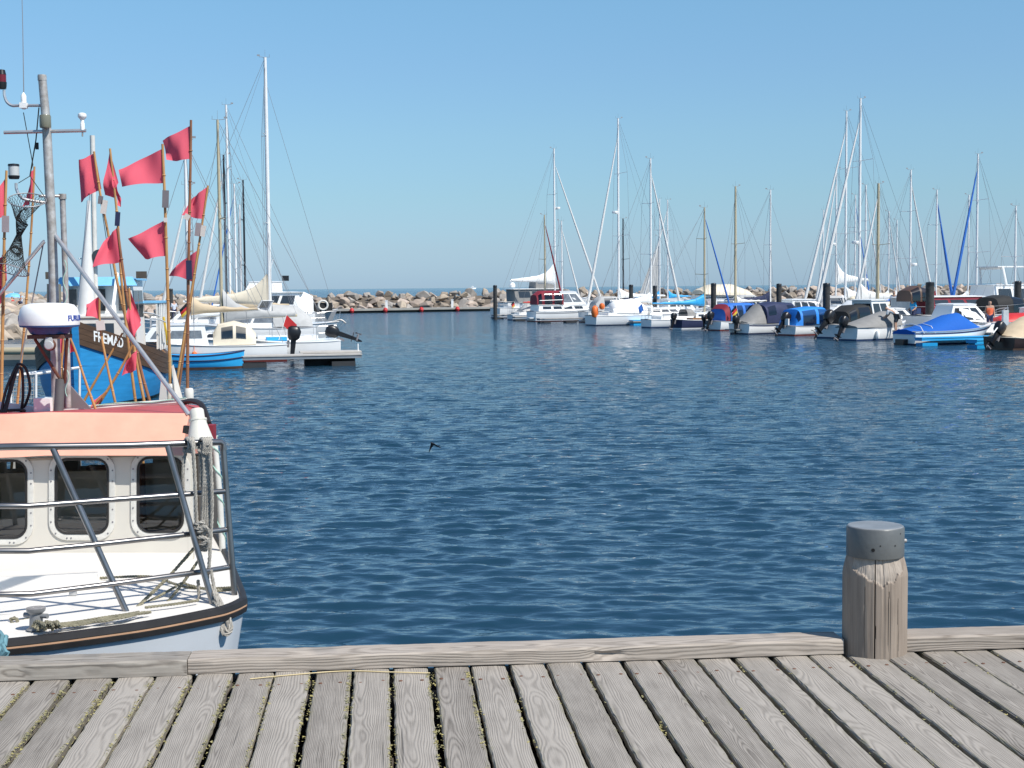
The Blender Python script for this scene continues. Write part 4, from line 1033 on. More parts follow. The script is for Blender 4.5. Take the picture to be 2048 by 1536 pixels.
# canvas bag bundle at the poles' feet and pale rag
m = MB(); m.loft([[P(318, 800, 12.4), P(335, 803, 12.4), P(335, 803, 12.7), P(318, 800, 12.7)], [P(322, 760, 12.4), P(331, 757, 12.4), P(331, 757, 12.6), P(322, 760, 12.6)]]); m.build('rag', 'tag_white', fb, world=True)
m = MB(); m.loft([[P(352, 806, 12.6), P(368, 806, 12.6), P(368, 806, 12.8), P(352, 806, 12.8)], [P(343, 733, 12.7), P(347, 729, 12.7), P(347, 729, 12.8), P(343, 733, 12.8)]]); m.build('rag', 'tag_white', fb, world=True)

# ================================================================== BOAT BUILDING KIT
class Boat:
    """a boat thing in its own frame: x to the bow, y to port, z up from the waterline"""
    def __init__(s, name, label, cat, loc, rz, group=None):
        s.e = thing(name, label, cat, (loc.x, loc.y, 0), rz, group); s.top = None
    def p(s, m, name, matn, parent=None, **k): return m.build(name, matn, parent or s.e, **k)
    # ---- hull
    def hull(s, L, B, fs, fm, fbow, col='gel_white', boot='antifoul_red', rub='alu_grey', tw=.8, rake=.10, full=2.2, deck='gel_white', stripe=None, n=16, open_=False, transom=0.0):
        s.L, s.B = L, B; S = []
        for i in range(n + 1):
            t = i / n
            wv = (tw + (1 - tw) * math.sin(t / .45 * PI / 2)) if t < .45 else 1 - ((t - .45) / .55) ** full
            wv = max(wv, .015) * B / 2
            a = ((t - .45) * (t - 1)) / (.45); b = (t * (t - 1)) / (.45 * -.55); c = (t * (t - .45)) / (.55)
            zs = fs * a + fm * b + fbow * c
            S.append((t, -L / 2 + L * t, wv, zs))
        s.S = S
        def row(f, zf, zabs=None):
            P_, Q_ = [], []
            for t, x, wv, zs in S:
                k = t ** 3; z = zs * zf if zabs is None else zabs
                x2 = x - rake * L * k * (1 - max(0, z) / zs) - (rake * L * .5 * k if z < 0 else 0) + transom * (1 - t) ** 4 * (1 - max(0, z) / zs)
                y = wv * (f - (1 - f) * 1.6 * k)
                y = max(y, .004); P_.append(V((x2, y, z))); Q_.append(V((x2, -y, z)))
            return P_, Q_
        def skin(rows, name, matn):
            m = MB()
            for side in (0, 1): m.loft([r[side] for r in rows], closed=False, cap=False)
            # transom
            a = [r[0][0] for r in rows]; b = [r[1][0] for r in rows]; m.loft([a, b], closed=False, cap=False)
            return s.p(m, name, matn)
        r0 = row(1, 1); r1 = row(.985, .62); r2 = row(.95, .3); r3 = row(.90, 0, .09)
        h = skin([r0, r1, r2, r3], 'hull', col)
        skin([r3, row(.84, 0, -.08), row(.1, 0, -.4)], 'boot_stripe', boot)
        m = MB(); path = r0[0] + list(reversed(r0[1])); m.tube([q + V((0, 0, -.02)) for q in path], .028, 6, closed=True); s.p(m, 'rub_rail', rub)
        if stripe:
            m = MB()
            for side in (0, 1):
                a = [q.lerp(w_, .32) + V((0, .006 if side == 0 else -.006, 0)) for q, w_ in zip(r0[side], r1[side])]; b = [q.lerp(w_, .62) + V((0, .006 if side == 0 else -.006, 0)) for q, w_ in zip(r0[side], r1[side])]
                m.loft([a, b], closed=False, cap=False)
            o = s.p(m, 'hull_stripe', stripe)
        if not open_:
            m = MB(); mid = [V((q.x, 0, q.z + .04)) for q in r0[0]]; m.loft([[q + V((0, 0, -.012)) for q in r0[0]], mid, [q + V((0, 0, -.012)) for q in r0[1]]], closed=False, cap=False); s.p(m, 'deck', deck)
        else:
            i0 = [V((q.x * .98, q.y * .93, q.z - .03)) for q in r0[0]]; i1 = [V((q.x * .95, q.y * .8, .16)) for q in r0[0]]; j0 = [V((q.x, -q.y, q.z)) for q in i0]; j1 = [V((q.x, -q.y, q.z)) for q in i1]
            m = MB(); m.loft([r0[0], i0, i1, j1, j0, r0[1]], closed=False, cap=False); m.loft([[q[0] for q in (r0[0], i0, i1)], [q[0] for q in (r0[1], j0, j1)]], closed=False, cap=False); s.p(m, 'inner_hull', deck)
        s.r0 = r0; return s
    def at(s, x):                                # half beam and sheer at x
        t = min(1, max(0, (x + s.L / 2) / s.L)); i = min(int(t * (len(s.S) - 1)), len(s.S) - 2); f = t * (len(s.S) - 1) - i
        return s.S[i][2] * (1 - f) + s.S[i + 1][2] * f, s.S[i][3] * (1 - f) + s.S[i + 1][3] * f
    # ---- superstructure
    def house(s, x0, x1, wd, h, z0=None, fr=.25, br=.05, col='gel_white', win='glass_dark', nside=2, front=2, name='cabin', over=.06, wt=(.4, .85), taper=.86, roofcol=None, nfw=.8, back=0):
        z0 = s.at((x0 + x1) / 2)[1] if z0 is None else z0
        b = [V((x0, wd / 2, z0)), V((x1, wd / 2 * nfw, z0)), V((x1, -wd / 2 * nfw, z0)), V((x0, -wd / 2, z0))]
        t = [V((x0 + br * h, wd / 2 * taper, z0 + h)), V((x1 - fr * h, wd / 2 * taper * nfw, z0 + h)), V((x1 - fr * h, -wd / 2 * taper * nfw, z0 + h)), V((x0 + br * h, -wd / 2 * taper, z0 + h))]
        lowb = [q - V((0, 0, .25)) for q in b]
        m = MB(); m.loft([lowb, b, t]); c = s.p(m, name, col)
        rt = [q + V((0, 0, .0)) for q in t]
        cen = sum(t, V()) / 4
        r0 = [cen + (q - cen) * (1 + over) + V((0, 0, .003)) for q in t]; r1 = [q + V((0, 0, .04)) for q in r0]; r2 = [cen + (q - cen) * .75 + V((0, 0, .09)) for q in t]
        m = MB(); m.loft([r0, r1, r2]); s.p(m, 'cabin_roof', roofcol or col, c)
        def panel(A, B_, C_, D_, s0, s1, t0, t1, off):
            q = []
            for (si, ti) in ((s0, t0), (s1, t0), (s1, t1), (s0, t1)): q.append(A.lerp(B_, si).lerp(D_.lerp(C_, si), ti))
            m = MB(); m.prism([p_ - off * .5 for p_ in q], off * 1.5); s.p(m, 'window', win, c)
        for sg, (i, j) in ((1, (0, 1)), (-1, (3, 2))):
            for k in range(nside):
                a = .08 + .86 * k / max(1, nside); bb = a + .86 / max(1, nside) - .05
                panel(b[i], b[j], t[j], t[i], a, bb, wt[0], wt[1], V((0, .012 * sg, 0)))
        for k in range(front):
            a = .07 + .86 * k / front; panel(b[2], b[1], t[1], t[2], a, a + .86 / front - .04, wt[0], wt[1], V((.012, 0, 0)))
        for k in range(back):
            a = .07 + .86 * k / back; panel(b[3], b[0], t[0], t[3], a, a + .86 / back - .04, wt[0], wt[1], V((-.012, 0, 0)))
        s.top = z0 + h + .09; return c
    def arch(s, x, wd, z0, h, e=.5, n=14, lean=0.):
        out = []
        for k in range(n + 1):
            a = PI * k / n; c, sn = math.cos(a), math.sin(a)
            out.append(V((x + lean * sn, wd / 2 * math.copysign(abs(c) ** e, c), z0 + h * abs(sn) ** (e * 1.2))))
        return out
    def canopy(s, arches, col='blue', name='canopy', windows=(), win='vinyl', e=.5, ends=(True, True)):
        A = [s.arch(*a, e=e) for a in arches]; m = MB(); m.loft(A, closed=False, cap=False)
        for i, on in ((0, ends[0]), (-1, ends[1])):
            if on: m.add(A[i], [tuple(range(len(A[i])))])
        o = s.p(m, name, col, ang=50)
        n = len(A[0]) - 1
        for (i, ka, kb, f0, f1) in windows:
            for sg in (0, 1):
                q = []
                for f in (f0, f1):
                    ring = [a.lerp(b, f) for a, b in zip(A[i], A[i + 1])]; rg = ring if sg == 0 else list(reversed(ring))
                    q.append([rg[k] + V((0, (.015 if (sg == 0) else -.015), .006)) for k in range(ka, kb + 1)])
                m = MB(); m.loft(q, closed=False, cap=False); s.p(m, 'canopy_window', win, o)
        return o
    def screen(s, x, wd, h, rake=.4, z0=None, col='alu', win='vinyl'):
        z0 = s.at(x)[1] if z0 is None else z0; w2 = wd / 2
        b = [V((x - .6, w2, z0)), V((x, w2 * .75, z0)), V((x, -w2 * .75, z0)), V((x - .6, -w2, z0))]; t = [V((q.x - rake * h, q.y * .9, z0 + h)) for q in b]
        m = MB(); m.tube(t, .02, 6)
        for q, r_ in zip(b, t): m.tube([q, r_], .018, 6)
        f = s.p(m, 'windscreen_frame', col)
        for i in range(3):
            m = MB(); m.add([b[i], b[i + 1], t[i + 1], t[i]], [(0, 1, 2, 3)]); s.p(m, 'pane', win, f, smooth=False)
    def outboard(s, x, z, tilt=0, col='black', y=0., sc_=1.):
        rot = Matrix.Rotation(R(tilt), 3, 'Y'); piv = V((x, y, z)); k = sc_
        def T(q): return piv + rot @ (V(q) * k)
        m = MB(); rings = []
        for zz, a, b, xo in ((.12, .13, .12, -.16), (.2, .20, .16, -.17), (.42, .23, .17, -.18), (.55, .19, .14, -.16), (.6, .1, .08, -.15)):
            rings.append([T((xo + a * math.copysign(abs(math.cos(q)) ** .6, math.cos(q)), b * math.copysign(abs(math.sin(q)) ** .6, math.sin(q)), zz)) for q in [2 * PI * i / 14 for i in range(14)]])
        m.loft(rings); o = s.p(m, 'outboard_motor', col)
        m = MB(); m.loft([[T((-.26, .05, .13)), T((-.08, .05, .13)), T((-.08, -.05, .13)), T((-.26, -.05, .13))], [T((-.22, .03, -.55)), T((-.10, .03, -.55)), T((-.10, -.03, -.55)), T((-.22, -.03, -.55))]])
        m.box(T((-.2, 0, -.4)), (.36 * k, .16 * k, .02 * k), rot); m.prism([T((-.2, .01, -.6)), T((-.08, .01, -.6)), T((-.12, .01, -.78)), T((-.16, .01, -.78))], rot @ V((0, -.02, 0))); s.p(m, 'drive_leg', col, o)
        m = MB(); m.lathe([(.0, -.28), (.045, -.2), (.05, .06), (0, .12)], T((-.16, 0, -.58)), 10, axis=rot @ V((1, 0, 0)))
        for i in range(3):
            a = 2 * PI * i / 3; c = T((-.38, 0, -.58)); d = rot @ V((0, math.cos(a), math.sin(a))); dd = rot @ V((.04, 0, 0)); m.prism([c, c + d * .12 * k + dd, c + d * .13 * k - dd], rot @ V((.012, 0, 0)))
        s.p(m, 'propeller', 'plate_grey', o)
        m = MB(); m.box(T((0, 0, -.02)), (.1, .16, .3), rot); s.p(m, 'motor_bracket', 'plate_grey', o)
    def pulpit(s, x0, x1, h=.6, every=1.8, wires=2, col='steel'):
        for sg in (1, -1):
            n = max(2, int((x1 - x0) / every)); tops = []
            for i in range(n + 1):
                x = x0 + (x1 - x0) * i / n; hb, zs = s.at(x); b = V((x, sg * hb * .93, zs)); t = b + V((0, 0, h)); tops.append(t)
                m = MB(); m.tube([b, t], .014, 5); s.p(m, 'guard_stanchion', col, fix=False)
            for k in range(wires): m = MB(); m.tube([q - V((0, 0, k * .28)) for q in tops], .007, 4); s.p(m, 'guard_wire', col)
        hb, zs = s.at(x1); m = MB(); xe = s.L / 2 - .02; zb = s.at(xe)[1]
        m.tube(cr([V((x1, hb * .93, zs + h)), V(((x1 + xe) / 2, hb * .6, zb + h)), V((xe + .1, 0, zb + h + .03)), V(((x1 + xe) / 2, -hb * .6, zb + h)), V((x1, -hb * .93, zs + h))], 5), .016, 6)
        m.tube([V((xe, 0.02, zb)), V((xe + .1, 0, zb + h))], .014, 5); s.p(m, 'pulpit', col)
    def pushpit(s, h=.65, col='steel'):
        x = -s.L / 2 + .05; hb, zs = s.at(x); m = MB(); x2 = x + s.L * .1; hb2, z2 = s.at(x2)
        m.tube([V((x2, hb2 * .95, z2 + h)), V((x, hb * .9, zs + h)), V((x, -hb * .9, zs + h)), V((x2, -hb2 * .95, z2 + h))], .015, 6)
        m.tube([V((x2, hb2 * .95, z2 + h / 2)), V((x, hb * .9, zs + h / 2)), V((x, -hb * .9, zs + h / 2)), V((x2, -hb2 * .95, z2 + h / 2))], .011, 5)
        for y in (hb * .9, hb * .3, -hb * .3, -hb * .9): m.tube([V((x, y, zs)), V((x, y, zs + h))], .013, 5)
        s.p(m, 'pushpit', col)
    # ---- rig
    def rig(s, xm, H, J, matn='alu', furl='sail_white', cover='white', boom=True, spread=2, radar=False, r=None, foot=None, coverh=.5, furlr=.055, backx=None, bl=None, fh=.9, dark=None, cz=0.):
        zf = foot if foot is not None else s.at(xm)[1] + .25
        r = r or (.055 + H * .0028); s.mz = zf
        m = MB(); m.tube([V((xm, 0, zf - .5)), V((xm, 0, zf)), V((xm, 0, H * .75)), V((xm, 0, H))], [r, r, r * .92, r * .72], 10); ma = s.p(m, 'mast', matn)
        m = MB(); m.tube([V((xm + .05, 0, H)), V((xm - .35, 0, H + .04))], .012, 4); m.tube([V((xm, 0, H)), V((xm, 0, H + .45))], .006, 4); m.tube([V((xm + .25, 0, H + .02)), V((xm + .25, 0, H + .2))], .008, 4); m.tube([V((xm, 0, H + .02)), V((xm + .27, 0, H + .03))], .008, 4); m.box((xm - .38, 0, H + .12), (.16, .01, .09)); s.p(m, 'wind_gear', 'wire', ma)
        hb, zs = s.at(xm); sp = []
        for k in range(spread):
            z = zf + (H - zf) * ((k + 1) / (spread + 1) + .04); sw = hb * (.85 - .18 * k)
            m = MB(); m.tube([V((xm - .25, sw, z + .06)), V((xm, 0, z)), V((xm - .25, -sw, z + .06))], .022, 5); s.p(m, 'spreader', matn, ma); sp.append((z + .06, sw))
        for sg in (1, -1):
            m = MB(); path = [V((xm - .2, sg * hb * .95, zs))] + [V((xm - .25, sg * sw, z)) for z, sw in sp] + [V((xm, 0, H * .985))]; m.tube(path, .011, 4)
            if sp: m.tube([V((xm + .1, sg * hb * .92, zs)), V((xm, 0, sp[0][0] - .1))], .010, 4)
            s.p(m, 'shroud', 'wire')
        bx = -s.L / 2 + .1 if backx is None else backx
        m = MB(); m.tube([V((bx, 0, s.at(bx)[1])), V((xm, 0, H))], .011, 4); s.p(m, 'backstay', 'wire')
        ft = V((xm + .05, 0, zf + (H - zf) * fh)); fo = V((xm + J, 0, s.at(min(xm + J, s.L / 2 - .02))[1] + .1)); dv = ft - fo
        if furl:
            m = MB(); m.tube([fo, fo + dv * .02, fo + dv * .06, fo + dv * .5, fo + dv * .93, ft], [.012, furlr * .6, furlr * 1.2, furlr, furlr * .55, .012], 7); s.p(m, 'furled_headsail', furl)
            m = MB(); m.lathe([(.09, 0), (.1, .05), (.06, .12), (0, .12)], fo - V((0, 0, .02)), 10); s.p(m, 'furling_drum', 'wire')
        m = MB(); m.tube([fo - V((0, 0, .1)), ft, V((xm, 0, zf + (H - zf) * min(1, fh + .02)))], .010, 4); s.p(m, 'forestay', 'wire')
        if boom:
            bl = bl or s.L * .36; bz = zf + .75 + cz; d0 = V((xm - r, 0, bz)); d1 = V((xm - bl, 0, bz + .10))
            m = MB(); m.tube([d0, d1], .06, 8); bo = s.p(m, 'boom', matn)
            if cover:
                A = []; N_ = 12
                for i in range(N_ + 1):
                    t = i / N_; c = d0.lerp(d1, .0 + t * .97); hh = coverh * (1.05 * math.exp(-t * 7) + .52 * (1 - t) + .16) + .03 * math.sin(i * 2.3); ww = .10 + .07 * (1 - t)
                    A.append([c + V((.03 * math.sin(q * 2 + i), ww * math.copysign(abs(math.cos(q)) ** .8, math.cos(q)) * (1 + .12 * math.sin(3 * q + i)), hh * .5 * (math.sin(q) + .72))) for q in [2 * PI * j / 12 for j in range(12)]])
                m = MB(); m.loft(A); s.p(m, 'sail_cover', cover, bo, ang=70)
            m = MB(); m.tube([d1, V((xm, 0, H * .99))], .007, 4); s.p(m, 'topping_lift', 'wire')
            m = MB(); m.tube([d0.lerp(d1, .8), V((xm - bl * .85, 0, s.at(xm - bl * .85)[1])) ], .012, 4); s.p(m, 'mainsheet', 'wire')
        if radar:
            z = zf + (H - zf) * radar; m = MB(); m.lathe([(0, -.1), (.24, -.1), (.28, 0), (.25, .1), (0, .13)], V((xm + .36, 0, z)), 16); m.beam(V((xm, 0, z - .12)), V((xm + .36, 0, z - .12)), .08, .05); s.p(m, 'radar', 'white', ma)
        return ma
    def hood(s, x, wd, h, l, col='navy', z0=None):
        z0 = s.at(x)[1] + .15 if z0 is None else z0
        A = [s.arch(x - l, wd, z0, h), s.arch(x - l * .3, wd * .97, z0, h * 1.03), s.arch(x, wd * .92, z0, h * .6), s.arch(x + l * .25, wd * .85, z0, .05)]
        m = MB(); m.loft(A, closed=False, cap=False); s.p(m, 'sprayhood', col, ang=60)
    def fender(s, x, side, col='white', r=.11, l=.5):
        hb, zs = s.at(x); c = V((x, side * (hb + .08), zs * .45)); m = MB(); m.lathe([(0, -l / 2), (r * .7, -l / 2 + .04), (r, -l / 2 + .12), (r, l / 2 - .12), (r * .7, l / 2 - .04), (0, l / 2)], c, 12); m.tube([c + V((0, 0, l / 2)), V((x, side * hb, zs))], .01, 4); s.p(m, 'fender', col)
    def flag(s, x, z, col='red', y=0., l=.75, h=.5, col2=None, col3=None):
        a = V((x, y, z)); b = a + V((-.35, 0, 1.1)); m = MB(); m.tube([a, b], .014, 5); f = s.p(m, 'flag_staff', 'white')
        cols = [c for c in (col, col2, col3) if c]; n = len(cols)
        for i, c in enumerate(cols):
            top = a.lerp(b, 1 - i * .42 / n); bot = a.lerp(b, 1 - (i + 1) * .42 / n); fly = V((-l * .55, .1, -l * .55))
            g = flag_mb([top, bot, bot + fly, top + fly], n=5, amp=.03, ph=i * .1); s.p(g, 'flag', c, f, ang=80, fix=False)
    def tube(s, name, pts, r, matn, n=6): m = MB(); m.tube([V(q) for q in pts], r, n); return s.p(m, name, matn)
    def boxp(s, name, c, size, matn): m = MB(); m.box(c, size); return s.p(m, name, matn)
    def cover(s, secs, col, name='tarpaulin', e=1.0):
        """secs: (x, halfwidth, z of the hem, ridge height)"""
        A = []
        for i, (x, hw, z0, h) in enumerate(secs):
            ring = []
            for k in range(13):
                a = PI * k / 12; c, sn = math.cos(a), math.sin(a)
                ring.append(V((x, hw * math.copysign(abs(c) ** e, c), z0 + h * sn ** 1.25 + .012 * math.sin(k * 2.1 + i * 1.7))))
            A.append(ring)
        m = MB(); m.loft(A, closed=False, cap=False); m.add(A[0], [tuple(range(13))]); m.add(A[-1], [tuple(range(13))]); return s.p(m, name, col, ang=55)

H16 = R(33); HY = R(22)
def wl(u, v): return W(u, v, 0)
def mid_from(u0, u1, v, hd):          # centre and length of a boat whose waterline ends show at u0, u1
    a = wl(u0, v); d = V((math.cos(hd), math.sin(hd), 0))
    # find length so that the far end projects at u1
    lo, hi = .5, 40
    for _ in range(50):
        mm = (lo + hi) / 2; q = a + d * mm; u = 1024 + F * q.x / q.y
        if (u < u1): lo = mm
        else: hi = mm
    return a + d * (lo / 2), lo

# ================================================================== RIGHT-HAND MARINA, near row
GR = 'boats moored in the right-hand marina'; GL = 'boats moored in the left-hand marina'
c, L = mid_from(1998, 2150, 700, H16)
b = Boat('motor_launch', 'dark brown launch with beige tent cover and black outboard at the right edge', 'motorboat', c, H16, GR)
b.hull(5.6, 2.1, .62, .55, .85, col='dark_hull', boot='brown', rub='cream', tw=.85, deck='teak')
b.cover([(-2.7, .75, .6, .08), (-2.0, .92, .58, .45), (-1.0, 1.0, .56, .95), (0, 1.0, .56, 1.15), (1.2, .9, .6, .75), (2.2, .5, .75, .2)], 'beige', 'tent_cover')
b.outboard(-2.85, .55, 38, sc_=1.25); b.tube('cowling_stripe', [(-3.2, -.22, 1.05), (-3.5, -.22, .8)], .03, 'white')

c, L = mid_from(1808, 1985, 690, R(24))
b = Boat('speedboat', 'white speedboat with bright blue cover and dark hull band', 'speedboat', c, R(24), GR)
b.hull(L, 2.0, .72, .72, 1.0, stripe='navy', boot='navy', tw=.9, rake=.16, full=2.6)
b.cover([(-L / 2 - .05, .88, .55, .25), (-L * .38, .97, .68, .22), (-L * .22, .98, .70, .45), (-L * .05, .96, .72, .78), (L * .08, .92, .74, .85), (L * .17, .84, .78, .5), (L * .25, .7, .84, .1)], 'cover_blue', 'boat_cover')
b.boxp('sterndrive', (-L / 2 - .15, 0, .15), (.35, .6, .3), 'black')
b.boxp('bow_vent', (L * .33, -.35, .97), (.3, .12, .04), 'black')
for x in (-L * .42, -L * .3): b.tube('cover_strap', [(x, -.99, .6), (x, -.7, .95), (x, 0, 1.08), (x, .7, .95)], .018, 'white')

c, L = mid_from(1706, 1800, 681, H16)
b = Boat('dayboat', 'white dayboat with grey tarpaulin sloping up beside the bending man', 'motorboat', c, H16, GR)
b.hull(4.7, 1.9, .75, .72, 1.0, tw=.85, stripe=None, boot='antifoul_blue')
b.cover([(-2.4, .85, .72, .15), (-1.6, .95, .72, .35), (-.6, .97, .73, .6), (.5, .92, .76, .85), (1.3, .75, .82, .5)], 'tarp_grey'); b.outboard(-2.6, .6, 28, sc_=1.2)
b.fender(-1, -1); b.fender(.8, -1, 'navy')

c, L = mid_from(1655, 1790, 677, H16)
b = Boat('cabin_boat', 'white pilothouse boat with upright cabin windows and black canopy', 'cabin boat', c, H16, GR)
b.hull(L, 2.3, .82, .8, 1.15, stripe=None, boot='antifoul_blue', tw=.88)
b.house(L * .02, L * .36, 1.75, 1.25, fr=.5, br=-.12, nside=2, front=2, back=2, wt=(.35, .86), name='pilothouse', over=.14)
b.canopy([(-L * .34, 1.7, .8, .75), (-L * .22, 1.8, .8, 1.1), (L * .0, 1.75, .8, 1.15)], 'matte_black', windows=((0, 0, 4, .15, .9), (1, 0, 4, .1, .85)))
b.outboard(-L / 2 - .05, .7, 46, sc_=1.55); b.pulpit(L * .3, L * .42, .45, 1.0, 1); b.fender(-.5, -1, 'sky_blue')

c, L = mid_from(1583, 1675, 671, H16)
b = Boat('canopy_boat', 'small white boat with bright blue canopy and clear side windows', 'motorboat', c, H16, GR)
b.hull(4.9, 2.0, .62, .6, .9, boot='antifoul_red', tw=.88)
b.canopy([(-2.3, 1.5, .62, .2), (-2.0, 1.8, .62, 1.0), (-.6, 1.85, .62, 1.15), (.55, 1.75, .64, 1.08), (1.2, 1.5, .7, .4)], 'bright_blue', windows=((1, 0, 4, .12, .9), (2, 0, 4, .08, .8), (0, 1, 5, .4, .95)))
b.outboard(-2.55, .6, 40, sc_=1.35); b.boxp('motor_guard', (-2.62, -.3, .85), (.1, .3, .4), 'alu')

c, L = mid_from(1500, 1600, 668, H16)
b = Boat('canopy_boat', 'open boat under a tall navy canopy, grey tarpaulin and small flag at its stern', 'motorboat', c, H16, GR)
b.hull(6.2, 2.2, .7, .66, 1.0, stripe='navy', boot='navy', tw=.88)
b.canopy([(-1.6, 2.0, .7, 1.15), (-.6, 2.05, .7, 1.35), (.9, 1.95, .72, 1.25), (1.7, 1.7, .75, .5)], 'navy', windows=((0, 1, 4, .15, .8), (1, 0, 4, .55, .92)))
b.cover([(-3.0, .8, .68, .15), (-2.5, .9, .68, .45), (-1.9, .95, .68, 1.0), (-1.62, .95, .68, 1.25)], 'tarp_grey'); b.flag(-3.0, .75, 'black', l=.6, col2='red', col3='yellow')
b.outboard(-3.2, .55, 5, sc_=1.1); b.fender(-.5, -1, 'sky_blue', .16, .6); b.fender(1.2, -1, 'sky_blue', .16, .6); b.boxp('swim_platform', (-3.3, .3, .3), (.5, 1.1, .06), 'tarp_grey')

c, L = mid_from(1436, 1530, 661, H16)
b = Boat('canopy_boat', 'white boat with blue canopy ending in dark red panels', 'motorboat', c, H16, GR)
b.hull(5.4, 2.1, .68, .65, 1.0, boot='antifoul_red', tw=.88)
b.canopy([(-2.2, 1.7, .68, .8), (-1.7, 1.85, .68, 1.2), (.6, 1.85, .7, 1.2), (1.4, 1.6, .75, .45)], 'blue', windows=((1, 0, 4, .1, .46), (1, 0, 4, .56, .95), (0, 0, 4, .2, .9), (2, 0, 4, .1, .8)))
b.canopy([(-2.22, 1.72, .69, .82), (-1.85, 1.84, .69, 1.14)], 'maroon', 'canopy_end', e=.5, ends=(False, False)); b.canopy([(.4, 1.87, .72, 1.21), (.95, 1.76, .74, .92)], 'maroon', 'canopy_end', ends=(False, False))
b.outboard(-2.8, .6, 20, sc_=1.15); b.outboard(-2.8, .6, 0, sc_=.8, y=.6)

c, L = mid_from(1366, 1450, 658, H16)
b = Boat('wooden_boat', 'open wooden boat with dark hull, white waterline and brown thwarts', 'wooden boat', c, H16, GR)
b.hull(5.2, 1.9, .72, .66, .95, col='navy', boot='white', rub='white', tw=.7, deck='teak', open_=True)
for x in (-1.6, -.4, .9): b.boxp('thwart', (x, 0, .52), (.3, 1.6, .05), 'teak')
b.boxp('engine_box', (-.9, 0, .55), (.9, .7, .45), 'teak'); b.boxp('cuddy', (1.1, 0, .85), (.8, 1.3, .35), 'teak'); b.outboard(-2.75, .55, 15, sc_=1.0)

def from_mast(label, um, vtop, d, bow, name='sailboat', Lf=1.35, uf=None, matn='alu', furl='sail_white', cover='white', hullc='gel_white', boot='antifoul_blue', hood=None, radar=False, stripe=None, spread=2, group=GR, xm=.06, Lx=None, fh=.9, furlr=None, r=None, coverh=.55, boom=True, tent=None, bl=None, rails=True, hd=None, cz=0., wt='glass_dark'):
    top = P(um, vtop, d); H = top.z; L = Lx or max(6.0, min(13.5, H / Lf)); B = .30 * L + .15
    hd = (HY if bow > 0 else HY + PI) if hd is None else hd
    xm_ = xm * L; dirv = V((math.cos(hd), math.sin(hd), 0)); cen = V((top.x, top.y, 0)) - dirv * xm_
    J = .36 * L
    if uf is not None: J = min(max(abs(uf - um) * d / F / abs(dirv.x), .22 * L), L / 2 - xm_ - .05)
    else: J = L / 2 - xm_ - .1
    b = Boat(name, label, 'sailboat', cen, hd, group)
    fbh = .085 * L
    b.hull(L, B, fbh * .95, fbh * .95, fbh * 1.25, col=hullc, boot=boot, stripe=stripe, tw=.68, rake=.09, full=2.0)
    b.house(-.02 * L, .30 * L, B * .56, .042 * L, fr=1.4, br=.3, nside=3, front=0, wt=(.3, .78), taper=.86, nfw=.6, over=.02, win=wt)
    b.boxp('cockpit_coaming', (-.22 * L, 0, b.at(-.22 * L)[1] + .1), (.34 * L, B * .6, .24), 'gel_white')
    b.rig(xm_, H, J, matn=matn, furl=furl, cover=cover, boom=boom, spread=spread, radar=radar, fh=fh, furlr=(furlr or (.04 + .002 * L)) * 1.6, r=r, coverh=coverh, bl=bl, cz=cz)
    if hood: b.hood(-.02 * L, B * .56, .55, .09 * L, hood)
    if tent: b.cover([(-.45 * L, B * .36, fbh, .7), (-.3 * L, B * .4, fbh, 1.25), (-.05 * L, B * .38, fbh, 1.35), (.02 * L, B * .33, fbh, .9)], tent, 'cockpit_tent')
    if rails: b.pulpit(-.38 * L, .38 * L); b.pushpit()
    return b

b = from_mast('white sailboat with blue sail cover, its stern beside the dark wooden boat', 1409, 415, 110, 1, uf=1468, matn='mast_beige', furl='blue', cover='sky_blue', hood='tarp_grey', Lx=8.0, furlr=.04, xm=.12, bl=4.6)
b.flag(-4.0, .7, 'blue', l=.5); b.fender(-1, -1, 'navy')
b = from_mast('white sailboat with white tent and orange buoys on its stern rail', 1301, 317, 118, 1, uf=1365, cover='white', Lx=10.2, xm=.03, radar=None, boot='navy')
L = b.L; b.cover([(-.34 * L, .9, 1.0, .6), (-.3 * L, 1.05, 1.0, 1.0), (-.12 * L, 1.1, 1.0, 1.1), (-.04 * L, .9, 1.0, .6)], 'white', 'cockpit_tent')
m = MB(); m.lathe([(0, -.5), (.2, -.45), (.3, -.1), (.24, .3), (.08, .45), (0, .46)], (-.5 * L - .05, -.9, 1.15), 14); b.p(m, 'fender_buoy', 'orange')
m = MB(); m.lathe([(0, -.28), (.18, -.2), (.24, 0), (.16, .2), (0, .26)], (-.46 * L, -1.25, 1.55), 12); b.p(m, 'fender_buoy', 'orange')
for x in (.28, .36): b.fender(x * L - 1, -1, 'navy', .13, .6)

c, L = mid_from(1078, 1205, 643, R(18))
L = 7.6; b = Boat('motor_cruiser', 'white motor cruiser with dark red canopy over its cockpit', 'motor cruiser', c, R(18), GR)
b.hull(L, 2.9, .95, .95, 1.35, boot='antifoul_red', stripe='alu_grey', tw=.92, rake=.14)
b.house(-.46 * L, .20 * L, 2.5, .55, fr=.6, br=.1, nside=4, front=0, wt=(.35, .8), taper=.92, name='lower_cabin')
b.canopy([(-.47 * L, 2.0, 1.5, .9), (-.40 * L, 2.2, 1.5, 1.28), (-.14 * L, 2.2, 1.5, 1.28)], 'maroon', windows=((0, 0, 4, .25, .85), (1, 0, 4, .08, .45), (1, 0, 4, .55, .92)))
b.house(-.15 * L, .16 * L, 2.2, 1.15, z0=1.5, fr=.85, br=-.2, nside=2, front=2, wt=(.2, .85), name='wheelhouse', win='glass_grey', over=.05)
